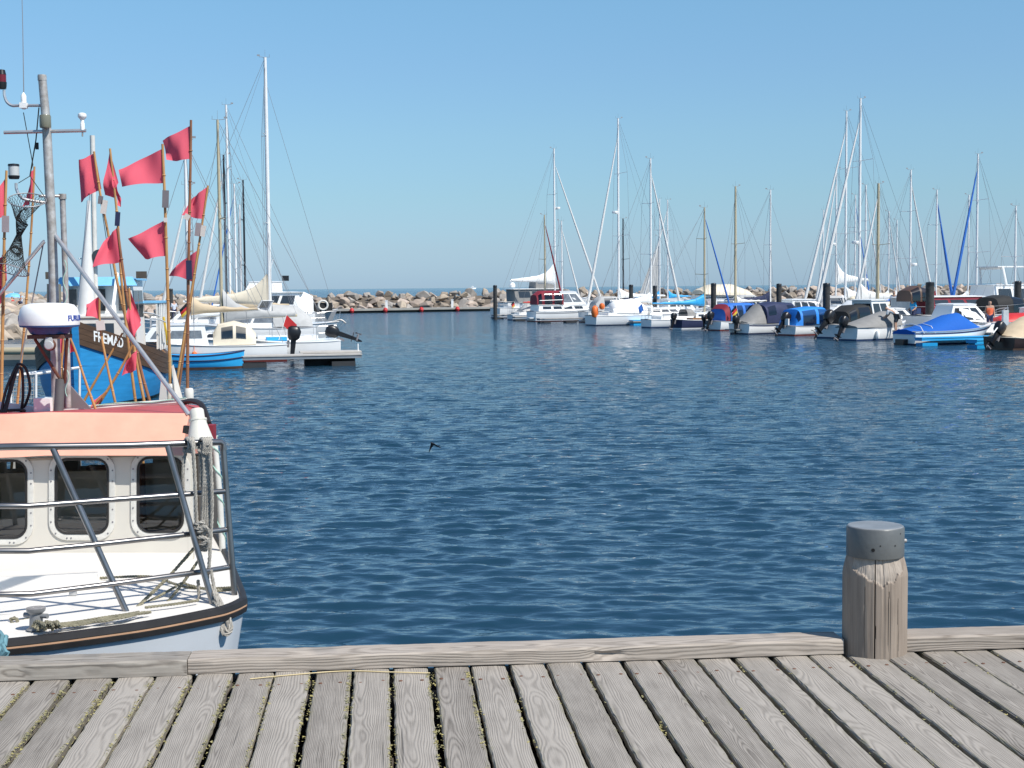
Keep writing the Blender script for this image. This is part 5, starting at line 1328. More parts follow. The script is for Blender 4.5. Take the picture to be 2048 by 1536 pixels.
b.pulpit(.05 * L, .42 * L, .55, 1.2, 1); b.boxp('swim_platform', (-.53 * L, 0, .35), (.6, 2.2, .08), 'gel_white'); b.tube('rail', [(-.45 * L, -1.25, 1.9), (-.16 * L, -1.25, 1.95)], .03, 'white')

c, L = mid_from(1034, 1085, 641, H16)
b = Boat('runabout', 'small red and white runabout under a pale tarpaulin behind the pontoon ends', 'motorboat', c + V((.6, 3.0, 0)), H16, GR)
b.hull(4.6, 1.8, .7, .66, .9, stripe='red', boot='red', tw=.88); b.cover([(-1.8, .8, .68, .3), (-1.0, .85, .68, .9), (0, .85, .7, 1.1), (1, .6, .75, .4)], 'greycloth'); b.flag(-2.1, .7, 'black', l=.5, col2='red', col3='yellow')

# ================================================================== masts and yachts behind
A = from_mast
A('small yacht with beige mast and dark red furled headsail by the far pontoons', 1089, 430, 139, 1, uf=1130, matn='mast_beige', furl='maroon', cover='red', Lx=6.5, furlr=.05, spread=1)
A('slim yacht with thin white furled headsail behind the red canopy cruiser', 1123, 442, 144, 1, uf=1165, cover='white', Lx=7.5, spread=1, furlr=.05)
A('large yacht with radar on its mast at the far end of the marina', 1108, 297, 150, 1, uf=1205, radar=.62, cover='white', coverh=1.3, xm=.02, cz=1.6, bl=5.0, hood='tarp_grey')
A('big yacht with the tallest mast of the far rows, white furled headsail to the left', 1236, 237, 135, -1, uf=1172, radar=.5, cover='white', hood='white', xm=.02)
A('yacht with thin black mast beside the tallest far mast', 1246, 437, 155, -1, matn='mast_black', furl=None, cover='navy', spread=1)
A('yacht with plain grey mast, left of a close pair of masts', 1319, 398, 161, 1, furl=None, cover='sky_blue')
A('yacht whose white furled headsail leans left, right of a close pair of masts', 1335, 400, 166, -1, uf=1282, cover='sky_blue')
A('yacht with thick beige mast and bare white boom before the cream canopy', 1471, 373, 121, -1, matn='mast_beige', furl=None, cover='white', coverh=.35, Lx=8.4, r=.11, spread=1, uf=1430)
A('yacht with navy sail cover and pale mast near the red-marked pile', 1541, 380, 128, -1, furl=None, cover='navy', hullc='gel_white', Lx=8.6, xm=.1, spread=1, bl=4.2, hd=R(8))
b = A('tall yacht with cream cockpit tent and long white furled headsail', 1693, 222, 120.5, -1, uf=1602, cover='white', tent='cream')
A('tallest yacht of the right-hand rows with radar and white cylinder at the masthead', 1721, 197, 106, -1, uf=1628, radar=.32, cover='sail_white', coverh=.8, r=.11, furlr=.07)
A('yacht with radar dome and big white sail cover raised high', 1673, 337, 139, -1, uf=1700, radar=.45, cover='white', coverh=1.3, cz=1.5)
A('yacht with short thin mast far behind the cream tent', 1647, 420, 149, -1, furl=None, cover='white', spread=1)
A('far yacht with thin grey mast close behind the tallest right-hand yacht', 1711, 390, 144, 1, furl='blue', uf=1745, cover='white', furlr=.04)
A('far yacht with two-spreader mast right of the tallest right-hand yacht', 1732, 370, 134, 1, uf=1765, cover='white', furlr=.04)
A('sailboat with thick tan mast and white furled headsail leaning left', 1757, 367, 99.5, -1, uf=1702, matn='mast_beige', cover=None, r=.12, spread=1, Lx=7.6)
A('far yacht with slender mast and white headsail leaning right', 1778, 423, 154, 1, uf=1800, cover='white', spread=1, furlr=.05)
A('far yacht with thin bare mast and a bird-like wind vane', 1794, 440, 160, 1, furl=None, cover='white', spread=1)
A('yacht with pale mast, radar and white headsail leaning right over the masts', 1822, 340, 115, 1, uf=1880, radar=.33, cover='blue', xm=.0, bl=5.2, coverh=.4)
A('yacht with dark grey mast and blue furled headsail leaning right', 1874, 380, 125, 1, uf=1916, furl='blue', cover='maroon', furlr=.07)
A('yacht with thin mast half hidden by crossing blue headsails', 1938, 390, 131, 1, furl=None, cover='white', spread=1)
A('yacht with bright mast and blue furled headsail leaning left at right', 1956, 308, 110, -1, uf=1897, furl='blue', cover='white', furlr=.065, coverh=.35)
A('yacht with short white mast at the right edge of the marina', 2032, 412, 96, 1, furl=None, cover=None, spread=1, Lx=8)

# motor yachts and covered boats of the second row
def motor(label, u, v, L, d=None, hd=R(20), name='motor_yacht', cat='motor yacht'):
    p = wl(u, v) if d is None else P(u, 600, d); return Boat(name, label, cat, V((p.x, p.y, 0)), hd, GR)
b = motor('grey motor yacht with open flybridge and satellite dome, far left of marina', 1092, 600, 10, 158); b.hull(10, 3.6, 1.5, 1.4, 2.0, tw=.9); b.house(-4, 2.0, 3.0, 1.5, fr=.5, br=-.1, nside=3, front=2, col='tarp_grey', win='glass_dark', roofcol='white', over=.15); b.house(-1.6, 1.2, 2.2, 1.2, z0=3.0, fr=.4, br=.1, nside=2, front=2, col='tarp_grey', win='glass_grey', name='flybridge')
m = MB(); m.lathe([(0, 0), (.3, .02), (.34, .25), (.2, .5), (0, .55)], (-3.9, 0, 3.1), 14); b.p(m, 'satellite_dome', 'white')
b = motor('white boat with huge cream canopy between the dark piles', 1458, 600, 8, 141); b.hull(8.5, 3.0, 1.2, 1.15, 1.6, tw=.9); b.house(-3.6, 1.6, 2.6, 1.0, fr=.7, nside=3, front=2); b.cover([(-3.4, 1.3, 2.3, .4), (-2.2, 1.5, 2.2, 1.0), (0, 1.5, 2.15, 1.1), (1.8, 1.3, 2.1, .5), (2.4, 1.0, 2.0, .1)], 'cream', 'canopy', .6)
b = motor('white motorboat with mauve hood, moored behind the beige mast', 1440, 600, 7, 131.5); b.hull(7, 2.5, .95, .9, 1.3, tw=.9); b.house(-1.0, 1.8, 2.0, .9, fr=.9, nside=2, front=2, win='glass_grey'); b.hood(-.3, 1.9, .8, 1.4, 'plate_lilac')
b = motor('dark green hulled boat with boxy pale deckhouse behind the man in blue', 1842, 645, 7, 94.0, name='cabin_boat', cat='cabin boat'); b.hull(7.0, 2.6, .85, .8, 1.2, tw=.85, col='weed_dark', deck='old_white'); b.house(-1.6, 1.9, 2.2, 1.35, fr=.1, br=.02, nside=2, front=2, col='old_white', win='glass_grey', taper=.95, wt=(.35, .75))
b = motor('white cabin cruiser with sloped dark side windows behind the blue cover', 1925, 640, 6, 80.0, name='cabin_boat', cat='cabin boat'); b.hull(6.0, 2.3, .85, .82, 1.2, tw=.88); b.house(-1.6, 1.5, 1.9, 1.1, fr=1.0, br=.4, nside=3, front=2, wt=(.25, .85), taper=.8); b.pulpit(.6, 2.5, .5, .9, 1)
b = motor('long white sports cruiser with black cockpit hood, right of the orange-vested woman', 1968, 620, 9.5, 87.0); b.hull(9.5, 3.1, 1.25, 1.25, 1.55, tw=.92, rake=.2, stripe='alu_grey'); b.canopy([(.2, 2.2, 1.35, .9), (1.0, 2.3, 1.35, 1.05), (2.3, 2.2, 1.35, .85), (3.1, 1.8, 1.4, .2)], 'matte_black', windows=((1, 0, 5, .2, .8),)); b.pulpit(-4.2, 3.8, .5, 1.6, 1)
for k in range(3): b.boxp('porthole', (-2.4 + k * 1.5, -1.52, .95), (.55, .05, .14), 'glass_dark')
b.fender(-2.5, -1, 'navy', .13, .6); b.fender(.5, -1, 'navy', .13, .6)
b = motor('white boat with maroon panels and white hardtop behind the sports cruiser', 1912, 610, 8, 92.0, name='motor_cruiser', cat='motor cruiser'); b.hull(8, 2.9, 1.15, 1.1, 1.5, tw=.9); b.house(-2.6, 2.4, 2.3, 1.15, fr=.9, br=-.1, nside=3, front=2, col='maroon', win='glass_dark', roofcol='white', over=.1)
b.canopy([(-3.9, 1.6, 2.0, .7), (-3.2, 1.7, 2.0, 1.0), (-2.5, 1.6, 2.0, .8)], 'brown', windows=((0, 0, 5, .1, .9), (1, 0, 5, .1, .9)))
b = motor('white motor yacht with radar arch cut by the right frame edge', 2040, 605, 10, 99.0); b.hull(10, 3.4, 1.5, 1.45, 1.9, tw=.9); b.house(-3.2, 2.2, 2.8, 1.5, fr=.7, nside=3, front=2); b.tube('radar_arch', [(-2.2, 1.3, 3.0), (-2.4, 1.2, 4.1), (-2.4, -1.2, 4.1), (-2.2, -1.3, 3.0)], .09, 'white'); b.boxp('hardtop', (-1.0, 0, 4.2), (3.6, 2.4, .08), 'white'); 
b = motor('white boat bow with red covered dinghy on top, far right', 2052, 660, 6, 80.0, name='cabin_boat', cat='cabin boat'); b.hull(7.0, 2.6, 1.0, 1.0, 1.35, tw=.9); b.cover([(-2.0, .7, 1.0, .2), (-1.2, .8, 1.0, .45), (0, .8, 1.02, .45), (.9, .5, 1.05, .15)], 'red', 'dinghy'); b.house(.2, 2.2, 1.8, .6, fr=.9, nside=2, front=2)
b = motor('small white sailing dinghy hull with grey mainsail half hoisted', 1312, 600, 5, 172.0, name='sailing_dinghy', cat='dinghy'); b.hull(5, 1.8, .6, .55, .8); b.rig(.4, 9, 1.6, furl=None, cover=None, spread=0)
m = MB(); m.add([V((.35, 0, 8.4)), V((.35, 0, 1.4)), V((-2.4, .1, 1.5))], [(0, 1, 2)]); b.p(m, 'mainsail', 'greycloth', solid=.01)

# ================================================================== LEFT-HAND MARINA
HL = R(12)
c, L = mid_from(330, 489, 739, HL)
b = Boat('rowing_boat', 'bright blue open boat with dark blue rail and inner ribs', 'rowing boat', c, HL, GL)
b.hull(L, 1.55, .62, .56, .72, col='sky_blue', boot='brown', rub='navy', tw=.55, deck='sky_blue', open_=True, full=2.6, rake=.02)
for i in range(7):
    x = -L * .32 + i * L * .11; hb, zs = b.at(x); b.tube('rib', [(x, hb * .9, zs - .06), (x, hb * .8, .2)], .02, 'blue'); b.tube('rib', [(x, -hb * .9, zs - .06), (x, -hb * .8, .2)], .02, 'blue')
for x in (-.7, .5): b.boxp('thwart', (x, 0, .42), (.22, 1.25, .04), 'sky_blue')
m = MB()
for sg in (1, -1): m.tube([V((q.x, q.y * 1.01, q.z * .62)) for q in (b.r0[0] if sg > 0 else b.r0[1])], .025, 6)
o = b.p(m, 'rubbing_strake', 'navy')

p = P(402, 650, 62.5); b = Boat('sailboat', 'white cabin sailboat with beige cockpit tent behind the blue open boat', 'sailboat', V((p.x, p.y, 0)), HL + PI, GL)
b.hull(7.2, 2.4, .75, .75, 1.05, boot='antifoul_red', tw=.75); b.house(-.3, 2.6, 1.8, .78, fr=.8, br=.2, nside=3, front=1, wt=(.3, .72), win='glass_grey')
b.canopy([(-2.3, 1.5, .75, .5), (-2.0, 1.7, .75, .85), (-1.4, 1.75, .75, 1.02), (-.7, 1.7, .75, .88), (-.5, 1.6, .75, .5)], 'cream', 'cockpit_tent', windows=((1, 1, 4, .2, .9), (2, 1, 4, .1, .8)), e=.7)
b.rig(.5, 9.5, 2.6, matn='alu', furl=None, cover='beige', spread=1, bl=3.0, coverh=.5, cz=.35); b.outboard(-3.7, .75, -5, sc_=1.3); b.flag(-3.3, .9, 'red', l=.8); b.fender(.3, 1, 'orange', .12, .35)
p = P(580, 690, 65.0); b = Boat('motorboat', 'low white open motorboat with its black outboard tilted up on the right', 'motorboat', V((p.x, p.y, 0)), HL + PI, GL)
b.hull(4.4, 1.7, .82, .78, .95, boot='alu_grey', tw=.88, rub='gel_white'); b.outboard(-2.25, .85, 72, sc_=1.25); b.boxp('helm_console', (-.2, 0, .95), (.5, .6, .5), 'gel_white')
b.boxp('seat_cushion', (.6, 0, .9), (.9, 1.0, .14), 'sky_blue')
p = P(560, 680, 73.0); b = Boat('motorboat', 'grey inflatable style boat with blue cushion behind the low white motorboat', 'motorboat', V((p.x, p.y, 0)), HL, GL)
b.hull(4.6, 1.7, .5, .48, .6, col='tarp_grey', boot='black', tw=.9); b.boxp('seat_cushion', (.5, 0, .6), (1.2, 1.1, .2), 'sky_blue'); b.boxp('fuel_tank', (-1.0, 0, .6), (.4, .5, .25), 'black')
b = A('white sailboat with grey sail cover and beige mast in the left marina', 435, 240, 70, 1, matn='mast_beige', cover='greycloth', furl=None, group=GL, Lx=8.4, hd=HL + PI, spread=1, coverh=.95, r=.085, uf=390, bl=3.6, xm=.15)
b = A('large white yacht with pale green sail cover, its bow pointing right', 530, 115, 86, 1, cover='cream', furl=None, group=GL, Lx=11.0, hd=HL, coverh=1.15, r=.13, xm=.13, bl=5.0, hood='navy', cz=.4, boot='navy')
m = MB(); m.tube(cr([V((5.1, 0, 1.15)), V((5.6, 0, 1.25)), V((5.9, 0, 1.05))], 4), .05, 6); m.prism([V((5.6, .2, .9)), V((6.0, 0, 1.25)), V((5.6, -.2, .9))], (.05, 0, .04)); b.p(m, 'anchor', 'galv')
m = MB(); m.lathe([(0, -.35), (.16, -.25), (.2, 0), (.14, .25), (0, .32)], (1.2, -1.95, 1.5), 12); b.p(m, 'fender_buoy', 'orange')
b.flag(-3.0, 1.3, 'black', y=-1.3, l=.8, col2='red', col3='yellow')
A('left-marina yacht with thin silver mast and long masthead aerials', 452, 210, 96, -1, furl=None, group=GL, cover='beige', hd=HL + PI, Lx=11, coverh=.8)
A('left-marina yacht with black mast right beside the thin silver mast', 447, 310, 101, -1, matn='mast_black', furl='sail_white', uf=400, group=GL, cover='beige', hd=HL + PI, Lx=9.5, coverh=.8)
A('left-marina yacht with short black mast, nearest the tallest mast', 486, 360, 115.5, 1, matn='mast_black', furl=None, group=GL, cover='white', hd=HL, Lx=9)
A('far left-marina yacht with thin grey mast and blue stay', 468, 368, 105.5, -1, furl='blue', uf=452, group=GL, cover='white', hd=HL + PI, Lx=9, furlr=.03)
A('far left-marina yacht with the shortest grey mast', 479, 410, 121, 1, furl=None, group=GL, cover='white', hd=HL, Lx=8, spread=1)
A('left-marina yacht whose beige mast shows behind the tallest flag pole', 373, 370, 79, -1, matn='mast_beige', furl='sail_white', uf=335, group=GL, cover='white', hd=HL + PI, Lx=8.0, spread=1)
p = P(522, 640, 110.5); b = Boat('motor_yacht', 'white flybridge motor yacht behind the tallest left mast', 'motor yacht', V((p.x, p.y, 0)), HL + PI, GL)
b.hull(8.0, 3.2, 1.4, 1.35, 1.9, tw=.92); b.house(-2.6, 2.0, 2.8, 1.5, fr=.7, nside=3, front=2, br=-.2, over=.15); b.house(-1.6, 1.2, 2.2, .7, z0=2.95, fr=.5, nside=0, front=1, name='flybridge'); b.canopy([(-3.9, 2.4, 1.4, 1.2), (-3.3, 2.6, 1.4, 1.5), (-2.6, 2.6, 1.4, 1.5)], 'white', 'aft_tent')
b.boxp('searchlight', (-1.9, 0, 3.95), (.5, .5, .4), 'black')
for y in (-.6, .6): b.tube('aerial', [(-.5, y, 3.7), (-1.0, y, 5.4)], .015, 'white', 4)
p = P(592, 630, 122); b = Boat('workboat', 'grey workboat carrying a white lifebuoy beside the boulders', 'workboat', V((p.x, p.y, 0)), HL, GL)
b.hull(7, 2.6, 1.1, 1.05, 1.4, col='alu_grey', tw=.9); b.house(-2.6, .6, 2.1, 1.15, fr=.2, nside=2, front=2, col='greycloth'); b.boxp('bulwark', (2.2, 0, 1.6), (1.6, 1.7, .7), 'matte_black')
m = MB(); m.tube([V((2.2 + .38 * math.cos(2 * PI * k / 14), -.92, 1.75 + .38 * math.sin(2 * PI * k / 14))) for k in range(14)], .09, 8, closed=True); b.p(m, 'lifebuoy', 'tag_white')
p = P(400, 640, 90); b = Boat('motor_cruiser', 'white motor cruiser with raked windscreens hidden among the left sailboats', 'motor cruiser', V((p.x, p.y, 0)), HL + PI, GL)
b.hull(7.5, 2.7, 1.0, 1.0, 1.4, tw=.9); b.house(-1.2, 2.0, 2.0, .7, fr=1.1, nside=2, front=2, win='glass_grey'); b.screen(-1.0, 1.9, .7, .5, 1.7)
p = P(500, 655, 78.5); b = Boat('motor_cruiser', 'white boat with slanted glass windscreen below the grey sail cover', 'motor cruiser', V((p.x, p.y, 0)), HL + PI, GL)
b.hull(7.0, 2.6, 1.1, 1.05, 1.4, tw=.9); b.house(-1.4, 1.6, 2.0, .65, fr=1.0, nside=2, front=2, win='glass_grey'); b.screen(-.2, 1.9, .75, .6, 1.75); b.cover([(-3.3, 1.0, 1.1, .5), (-2.5, 1.15, 1.1, 1.1), (-1.2, 1.1, 1.1, 1.2)], 'greycloth', 'cockpit_cover')

# ================================================================== PONTOONS, PILES
def finger(label, u, v, L, hd, wd=.8, top='pontoon_deck', fl='float_dark', nf=3, side='pontoon_side', h=.42, flw=None):
    p = wl(u, v); e = thing('finger_pontoon', label, 'pontoon', (p.x, p.y, 0), hd, 'finger pontoons')
    m = MB(); m.box((L / 2, 0, h - .02), (L, wd, .05)); m.build('deck', top, e); m = MB(); m.box((L / 2, 0, h - .105), (L - .04, wd - .06, .115)); m.build('side_beam', side, e)
    for i in range(nf):
        x = .55 + (L - 1.3) * i / max(1, nf - 1); m = MB(); m.box((x, 0, -.01), (.95, (flw or wd) - .1, h * 1.46 - .3), None); m.build('float', fl, e)
    return e
finger('outermost floating pontoon end with dark floats by the tall black pile', 985, 638, 6, R(16), 1.0)
finger('second dark pontoon end from the left, before the red runabout', 1027, 642, 6, R(16), 1.0)
finger('dark pontoon end in front of the red canopy cruiser', 1076, 646.5, 6, R(16), 1.0)
finger('pontoon with blue float beside the white tent sailboat', 1262, 651, 7, H16, .6, top='sky_blue', fl='float_blue', side='alu_grey', nf=2)
finger('pontoon with blue float under the bending man', 1728, 680, 7, H16, .8, top='alu', fl='float_blue', side='alu', nf=3)
finger('pontoon with blue float in front of the blue covered speedboat', 1836, 692, 8.0, R(24), .6, top='sky_blue', fl='float_blue', side='sky_blue', nf=3)
finger('pontoon with blue float beside the black outboard at right', 1942, 697, 7, H16, .7, top='sky_blue', fl='float_blue', side='sky_blue', nf=3)
finger('pontoon the man in the blue jacket stands on', 1800, 668, 9, H16, 1.2, nf=3, h=.5)
finger('pontoon the woman in the orange vest stands on', 1955, 684, 9, H16, 1.4, nf=3, h=.5)
e = finger('pale left-hand pontoon running out towards open water', 480, 735, 4.85, R(14), 1.0, nf=2, h=.47, fl='float_dark')
p = wl(609, 731); e = thing('pontoon_end', 'broad pontoon end block with dark float in the left marina', 'pontoon', (p.x, p.y, 0), R(10), 'finger pontoons')
m = MB(); m.box((1.08, .6, .52), (2.5, 1.3, .06)); m.build('deck', 'pontoon_deck', e); m = MB(); m.box((1.04, .6, .38), (2.12, 1.2, .22)); m.build('side_beam', 'pontoon_side', e); m = MB(); m.box((1.04, .6, .02), (2.05, 1.1, .50)); m.build('float', 'float_dark', e); m = MB(); m.tube([(2.2, .2, .55), (2.2, .2, .85)], .025, 6); m.build('cleat', 'white', e)
# walkway of the right marina
ws = V((33, 64, 0)); we_ = V((7, 150, 0)); dv = (we_ - ws).normalized(); nv = V((-dv.y, dv.x, 0))
e = thing('walkway_pontoon', 'long walkway pontoon the right-hand boats are moored to', 'pontoon', ws)
m = MB(); m.prism([ws + nv + V((0, 0, .4)), we_ + nv + V((0, 0, .4)), we_ - nv + V((0, 0, .4)), ws - nv + V((0, 0, .4))], (0, 0, .12)); m.build('deck', 'pontoon_deck', e, world=True)
for i in range(12):
    c = ws.lerp(we_, (i + .5) / 12); m = MB(); m.box(c + V((0, 0, .05)), (1.6, 3.4, .66), Matrix.Rotation(math.atan2(dv.y, dv.x) - PI / 2, 3, 'Z')); m.build('float', 'float_dark', e, world=True)
def pile(label, u, v0, d, r=.19, foot=-1.0):
    t = P(u, v0, d); e = thing('mooring_pile', label, 'mooring pile', (t.x, t.y, foot), 0, 'dark mooring piles')
    m = MB(); m.tube([t + V((0, 0, foot - t.z)), t + V((0, 0, -.03))], r, 14); m.build('pile_shaft', 'ground_pile', e, world=True); m = MB(); m.lathe([(r * 1.04, -.18), (r * 1.04, -.02), (r * .9, .02), (0, .05)], t, 14); m.build('pile_cap', 'black', e, world=True)
pile('tall dark pile standing alone at the left end of the right marina', 990, 571, 139, .19)
pile('dark pile behind the white furled sails, left of the white hood', 1262, 570, 128, .19)
pile('dark pile just right of the white hood boat', 1310, 572, 126, .19)
pile('dark pile in front of the big cream canopy', 1427, 567, 114, .21)
pile('dark pile right of the navy sail cover', 1558, 568, 106, .19)
pile('dark pile between the cream tent and the white pilothouse boat', 1653, 567, 90, .22)
pile('thick dark pile behind the man in the blue jacket', 1860, 565, 86, .25)
pile('short dark pile end before the motor yacht at right', 2036, 563, 95, .22, foot=-1)
t = P(340, 578, 115); pile('brown pile against the boulders in the left marina', 341, 578, 128, .2)
m = MB(); q = W(2010, 668, .45); m.box(q + V((0, 0, .62)), (.28, .28, 1.25)); tag(m.build('power_pillar', 'old_white'), 'white square service pillar near the right edge behind the dark outboard', 'pillar', 'service pillars on the quay')

# ================================================================== BLUE CUTTER
mat('cutter_blue', (.03, .29, .62), .45, var=.22, vs=3, bump=.15, bs=5, stretch=(.4, .4, 3))
mat('cutter_brown', (.10, .055, .03), .6, var=.35, vs=3, stretch=(.4, .4, 3))
mat('light_blue', (.20, .52, .80), .5, var=.1)
stem = P(152, 700, 37.6); axb = V((-.13, 1, 0)).normalized(); Lc = 9.0; cen = V((stem.x, stem.y, 0)) + axb * (Lc / 2)
hdc = math.atan2(-axb.y, -axb.x)
b = Boat('fishing_cutter', 'blue wooden fishing cutter with brown name plank and light blue wheelhouse roof', 'fishing boat', cen, hdc)
b.hull(Lc, 3.5, 1.45, 1.25, 2.32, col='cutter_blue', boot='black', rub='brown', tw=.6, rake=.03, full=2.4, deck='teak')
# brown bulwark planks, one strake above another
S = b.S
for side in (1, -1):
    for k in range(4):
        f0, f1 = 1 - .13 * k, 1 - .13 * (k + 1) + .006
        g0, g1 = [], []
        for t, x, wv, zs in S:
            kk = t ** 3; tot = .52 if t > 0 else .52
            for g, f in ((g0, f0), (g1, f1)):
                z = zs - (1 - f) * 1.55 * .75; fl = 1 - .015 * (1 - f) / .4
                fl2 = .985 + (z / zs - .62) / .38 * .015
                g.append(V((x - .03 * Lc * kk * (1 - z / zs) + .012 * kk, side * (wv * (fl2 - (1 - fl2) * 1.6 * kk) + .03), z)))
        m = MB(); m.loft([g0, g1], closed=False, cap=False); b.p(m, 'bulwark_plank', 'cutter_brown', fix=True, solid=-.02)
m = MB(); m.beam(V((Lc / 2 + .03, 0, 2.45)), V((Lc / 2 - .28, 0, -.3)), .16, .2); b.p(m, 'stem_post', 'cutter_blue')
# plank seams on the blue sides
for k in range(5):
    for side in (1, -1):
        m = MB(); z = .95 - .16 * k; pth = []
        for t, x, wv, zs in S:
            kk = t ** 3; zz = z + zs * .22 - .3; f = .90 + .095 * min(1, zz / zs / .8)
            pth.append(V((x - .03 * Lc * kk * (1 - zz / zs), side * (wv * (f - (1 - f) * 1.6 * kk) + .008), zz)))
        m.tube(pth, .006, 4); b.p(m, 'plank_seam', 'antifoul_blue')
# the name on the bow's right side
v_, f_ = text_mesh('FREMAD', .40, .004, .006); b_pts = []
mi = XF[b.e.name]
def side_pt(x, z, side, off):
    t = (x + Lc / 2) / Lc; kk = t ** 3; hb, zs = b.at(x); fl2 = .985 + (z / zs - .62) / .38 * .015
    return V((x - .03 * Lc * kk * (1 - z / zs), side * (hb * (fl2 - (1 - fl2) * 1.6 * kk) + off), z))
# the pixel of the first letter fixes where the word starts along the hull
bestx = min([Lc / 2 - i * .02 for i in range(5, 200)], key=lambda x: abs((lambda q: 1024 + F * q.x / q.y)(mi @ side_pt(x, 1.95, 1, .06)) - 187))
endx = min([Lc / 2 - i * .02 for i in range(5, 300)], key=lambda x: abs((lambda q: 1024 + F * q.x / q.y)(mi @ side_pt(x, 1.7, 1, .06)) - 247))
wmax = max(p_.x for p_ in v_); m = MB(); zt0, zt1 = 1.80, 1.56
for p_ in v_:
    x = bestx + (endx - bestx) * p_.x / wmax; z = zt0 + (zt1 - zt0) * p_.x / wmax + p_.y * .95; b_pts.append(side_pt(x, z, 1, .062 + p_.z))
m.add(b_pts, f_); b.p(m, 'name_lettering', 'white', fix=False, smooth=False)
print('fremad', bestx, endx)
b.house(-1.6, .7, 2.1, 1.95, z0=1.45, fr=.06, br=.02, nside=2, front=0, col='white', win='glass_dark', wt=(.45, .85), taper=.95, roofcol='light_blue', over=.12, nfw=.95, name='wheelhouse')
m = MB(); m.prism([V((.95, 1.15, 3.25)), V((.95, -1.15, 3.25)), V((.75, -1.0, 3.5)), V((.75, 1.0, 3.5))], (-.05, 0, 0)); b.p(m, 'roof_brow', 'light_blue')
for y, w_ in ((.05, .36), (-.72, .3), (.75, .3)): m = MB(); m.box((.69, y, 2.85), (.06, w_, .62)); b.p(m, 'wheelhouse_window', 'glass_dark')
for y in (1.25, -1.25): b.boxp('flood_lamp', (.7, y, 3.55), (.2, .28, .2), 'cabin_dark')
b.tube('fore_mast', [(1.6, .1, 1.3), (1.6, .1, 3.5), (1.55, .12, 7.4)], .07, 'old_white', 10)
m = MB(); m.tube([V((1.9, -.15, 1.9)), V((1.8, -.1, 3.4)), V((1.75, -.05, 4.6)), V((1.72, 0, 5.6))], [.26, .2, .1, .05], 10); b.p(m, 'furled_sail', 'sail_white')
b.tube('boom_pole', [(2.1, .5, 1.8), (.9, .6, 3.6)], .05, 'white')
b.tube('mirror_arm', [(1.6, -.1, 4.0), (1.75, -.3, 4.0)], .02, 'alu'); m = MB(); m.lathe([(0, 0), (.2, .01), (.2, .03), (0, .04)], V((1.8, .25, 4.05)), 16, axis=(1, 0, 0)); b.p(m, 'round_lamp', 'glass_dark')
# white deckhouse in front and roofed aft shelter at right
b.house(.75, 2.4, 2.2, .62, z0=1.75, fr=.1, br=0, nside=1, front=1, col='old_white', win='glass_dark', wt=(.1, .75), name='deckhouse', taper=.98)
m = MB(); m.box((-2.9, 0, 2.75), (2.9, 3.0, .06)); sh = b.p(m, 'shelter_roof', 'light_blue')
m = MB(); m.box((-2.9, 0, 2.70), (2.8, 2.9, .05)); b.p(m, 'shelter_trim', 'old_white', sh)
for i in range(7):
    x = -4.25 + i * .46; m = MB(); m.box((x, 1.42, 2.02), (.40, .035, 1.35)); b.p(m, 'shelter_panel', 'old_white'); b.tube('shelter_post', [(x - .23, 1.47, 1.3), (x - .23, 1.47, 2.72)], .022, 'alu')
b.tube('hanging_hose', [(-2.0, 1.55, 2.3), (-2.0, 1.62, 1.8), (-2.2, 1.62, 1.45), (-2.5, 1.6, 1.7)], .035, 'yellow')
b.tube('stay', [(4.3, 0, 2.3), (1.58, .1, 6.4)], .012, 'wire', 4); b.tube('stay', [(-4.2, 0, 1.5), (1.58, .1, 7.2)], .012, 'wire', 4)
for x, z in ((1.2, 2.0), (-.4, 1.8)): b.tube('deck_rail', [(x + .9, 1.45, z + .5), (x, 1.6, z + .45), (x - .9, 1.68, z + .35)], .018, 'alu')
b.tube('green_rope', [(-1.0, 1.75, 1.6), (-1.1, 1.85, 1.0), (-1.3, 1.82, .5), (-1.5, 1.8, .9), (-1.3, 1.8, 1.5)], .02, 'mint_cord')

# lobster-pot cage and boxes beyond the fishing boat's left side
e = thing('wire_cage', 'galvanised wire cage with rounded tube frame at far left', 'cage', P(62, 815, 13.2) - V((0, 0, .6)))
cg = [P(22, 752, 13.2), P(72, 748, 13.2), P(72, 830, 13.2), P(22, 830, 13.2)]; cg2 = [p_ + V((.25, .5, .03)) for p_ in cg]
m = MB(); m.tube(cg, .014, 6, closed=True); m.tube(cg2, .014, 6, closed=True)
for a_, c_ in zip(cg, cg2): m.tube([a_, c_], .014, 6)
m.build('frame', 'alu', e, world=True)
m = MB()
for i in range(1, 10):
    t = i / 10; m.tube([cg[0].lerp(cg[1], t), cg[3].lerp(cg[2], t)], .003, 4); m.tube([cg[0].lerp(cg[3], t), cg[1].lerp(cg[2], t)], .003, 4)
m.build('wire_mesh', 'galv', e, world=True)
m = MB(); pts = [cg[3] + V((0, 0, -.02)), cg[2] + V((0, 0, -.02)), cg2[2] + V((0, 0, -.02)), cg2[3] + V((0, 0, -.02))]; m.prism(pts, (0, 0, -.55)); m.build('crate', 'old_white', e, world=True)

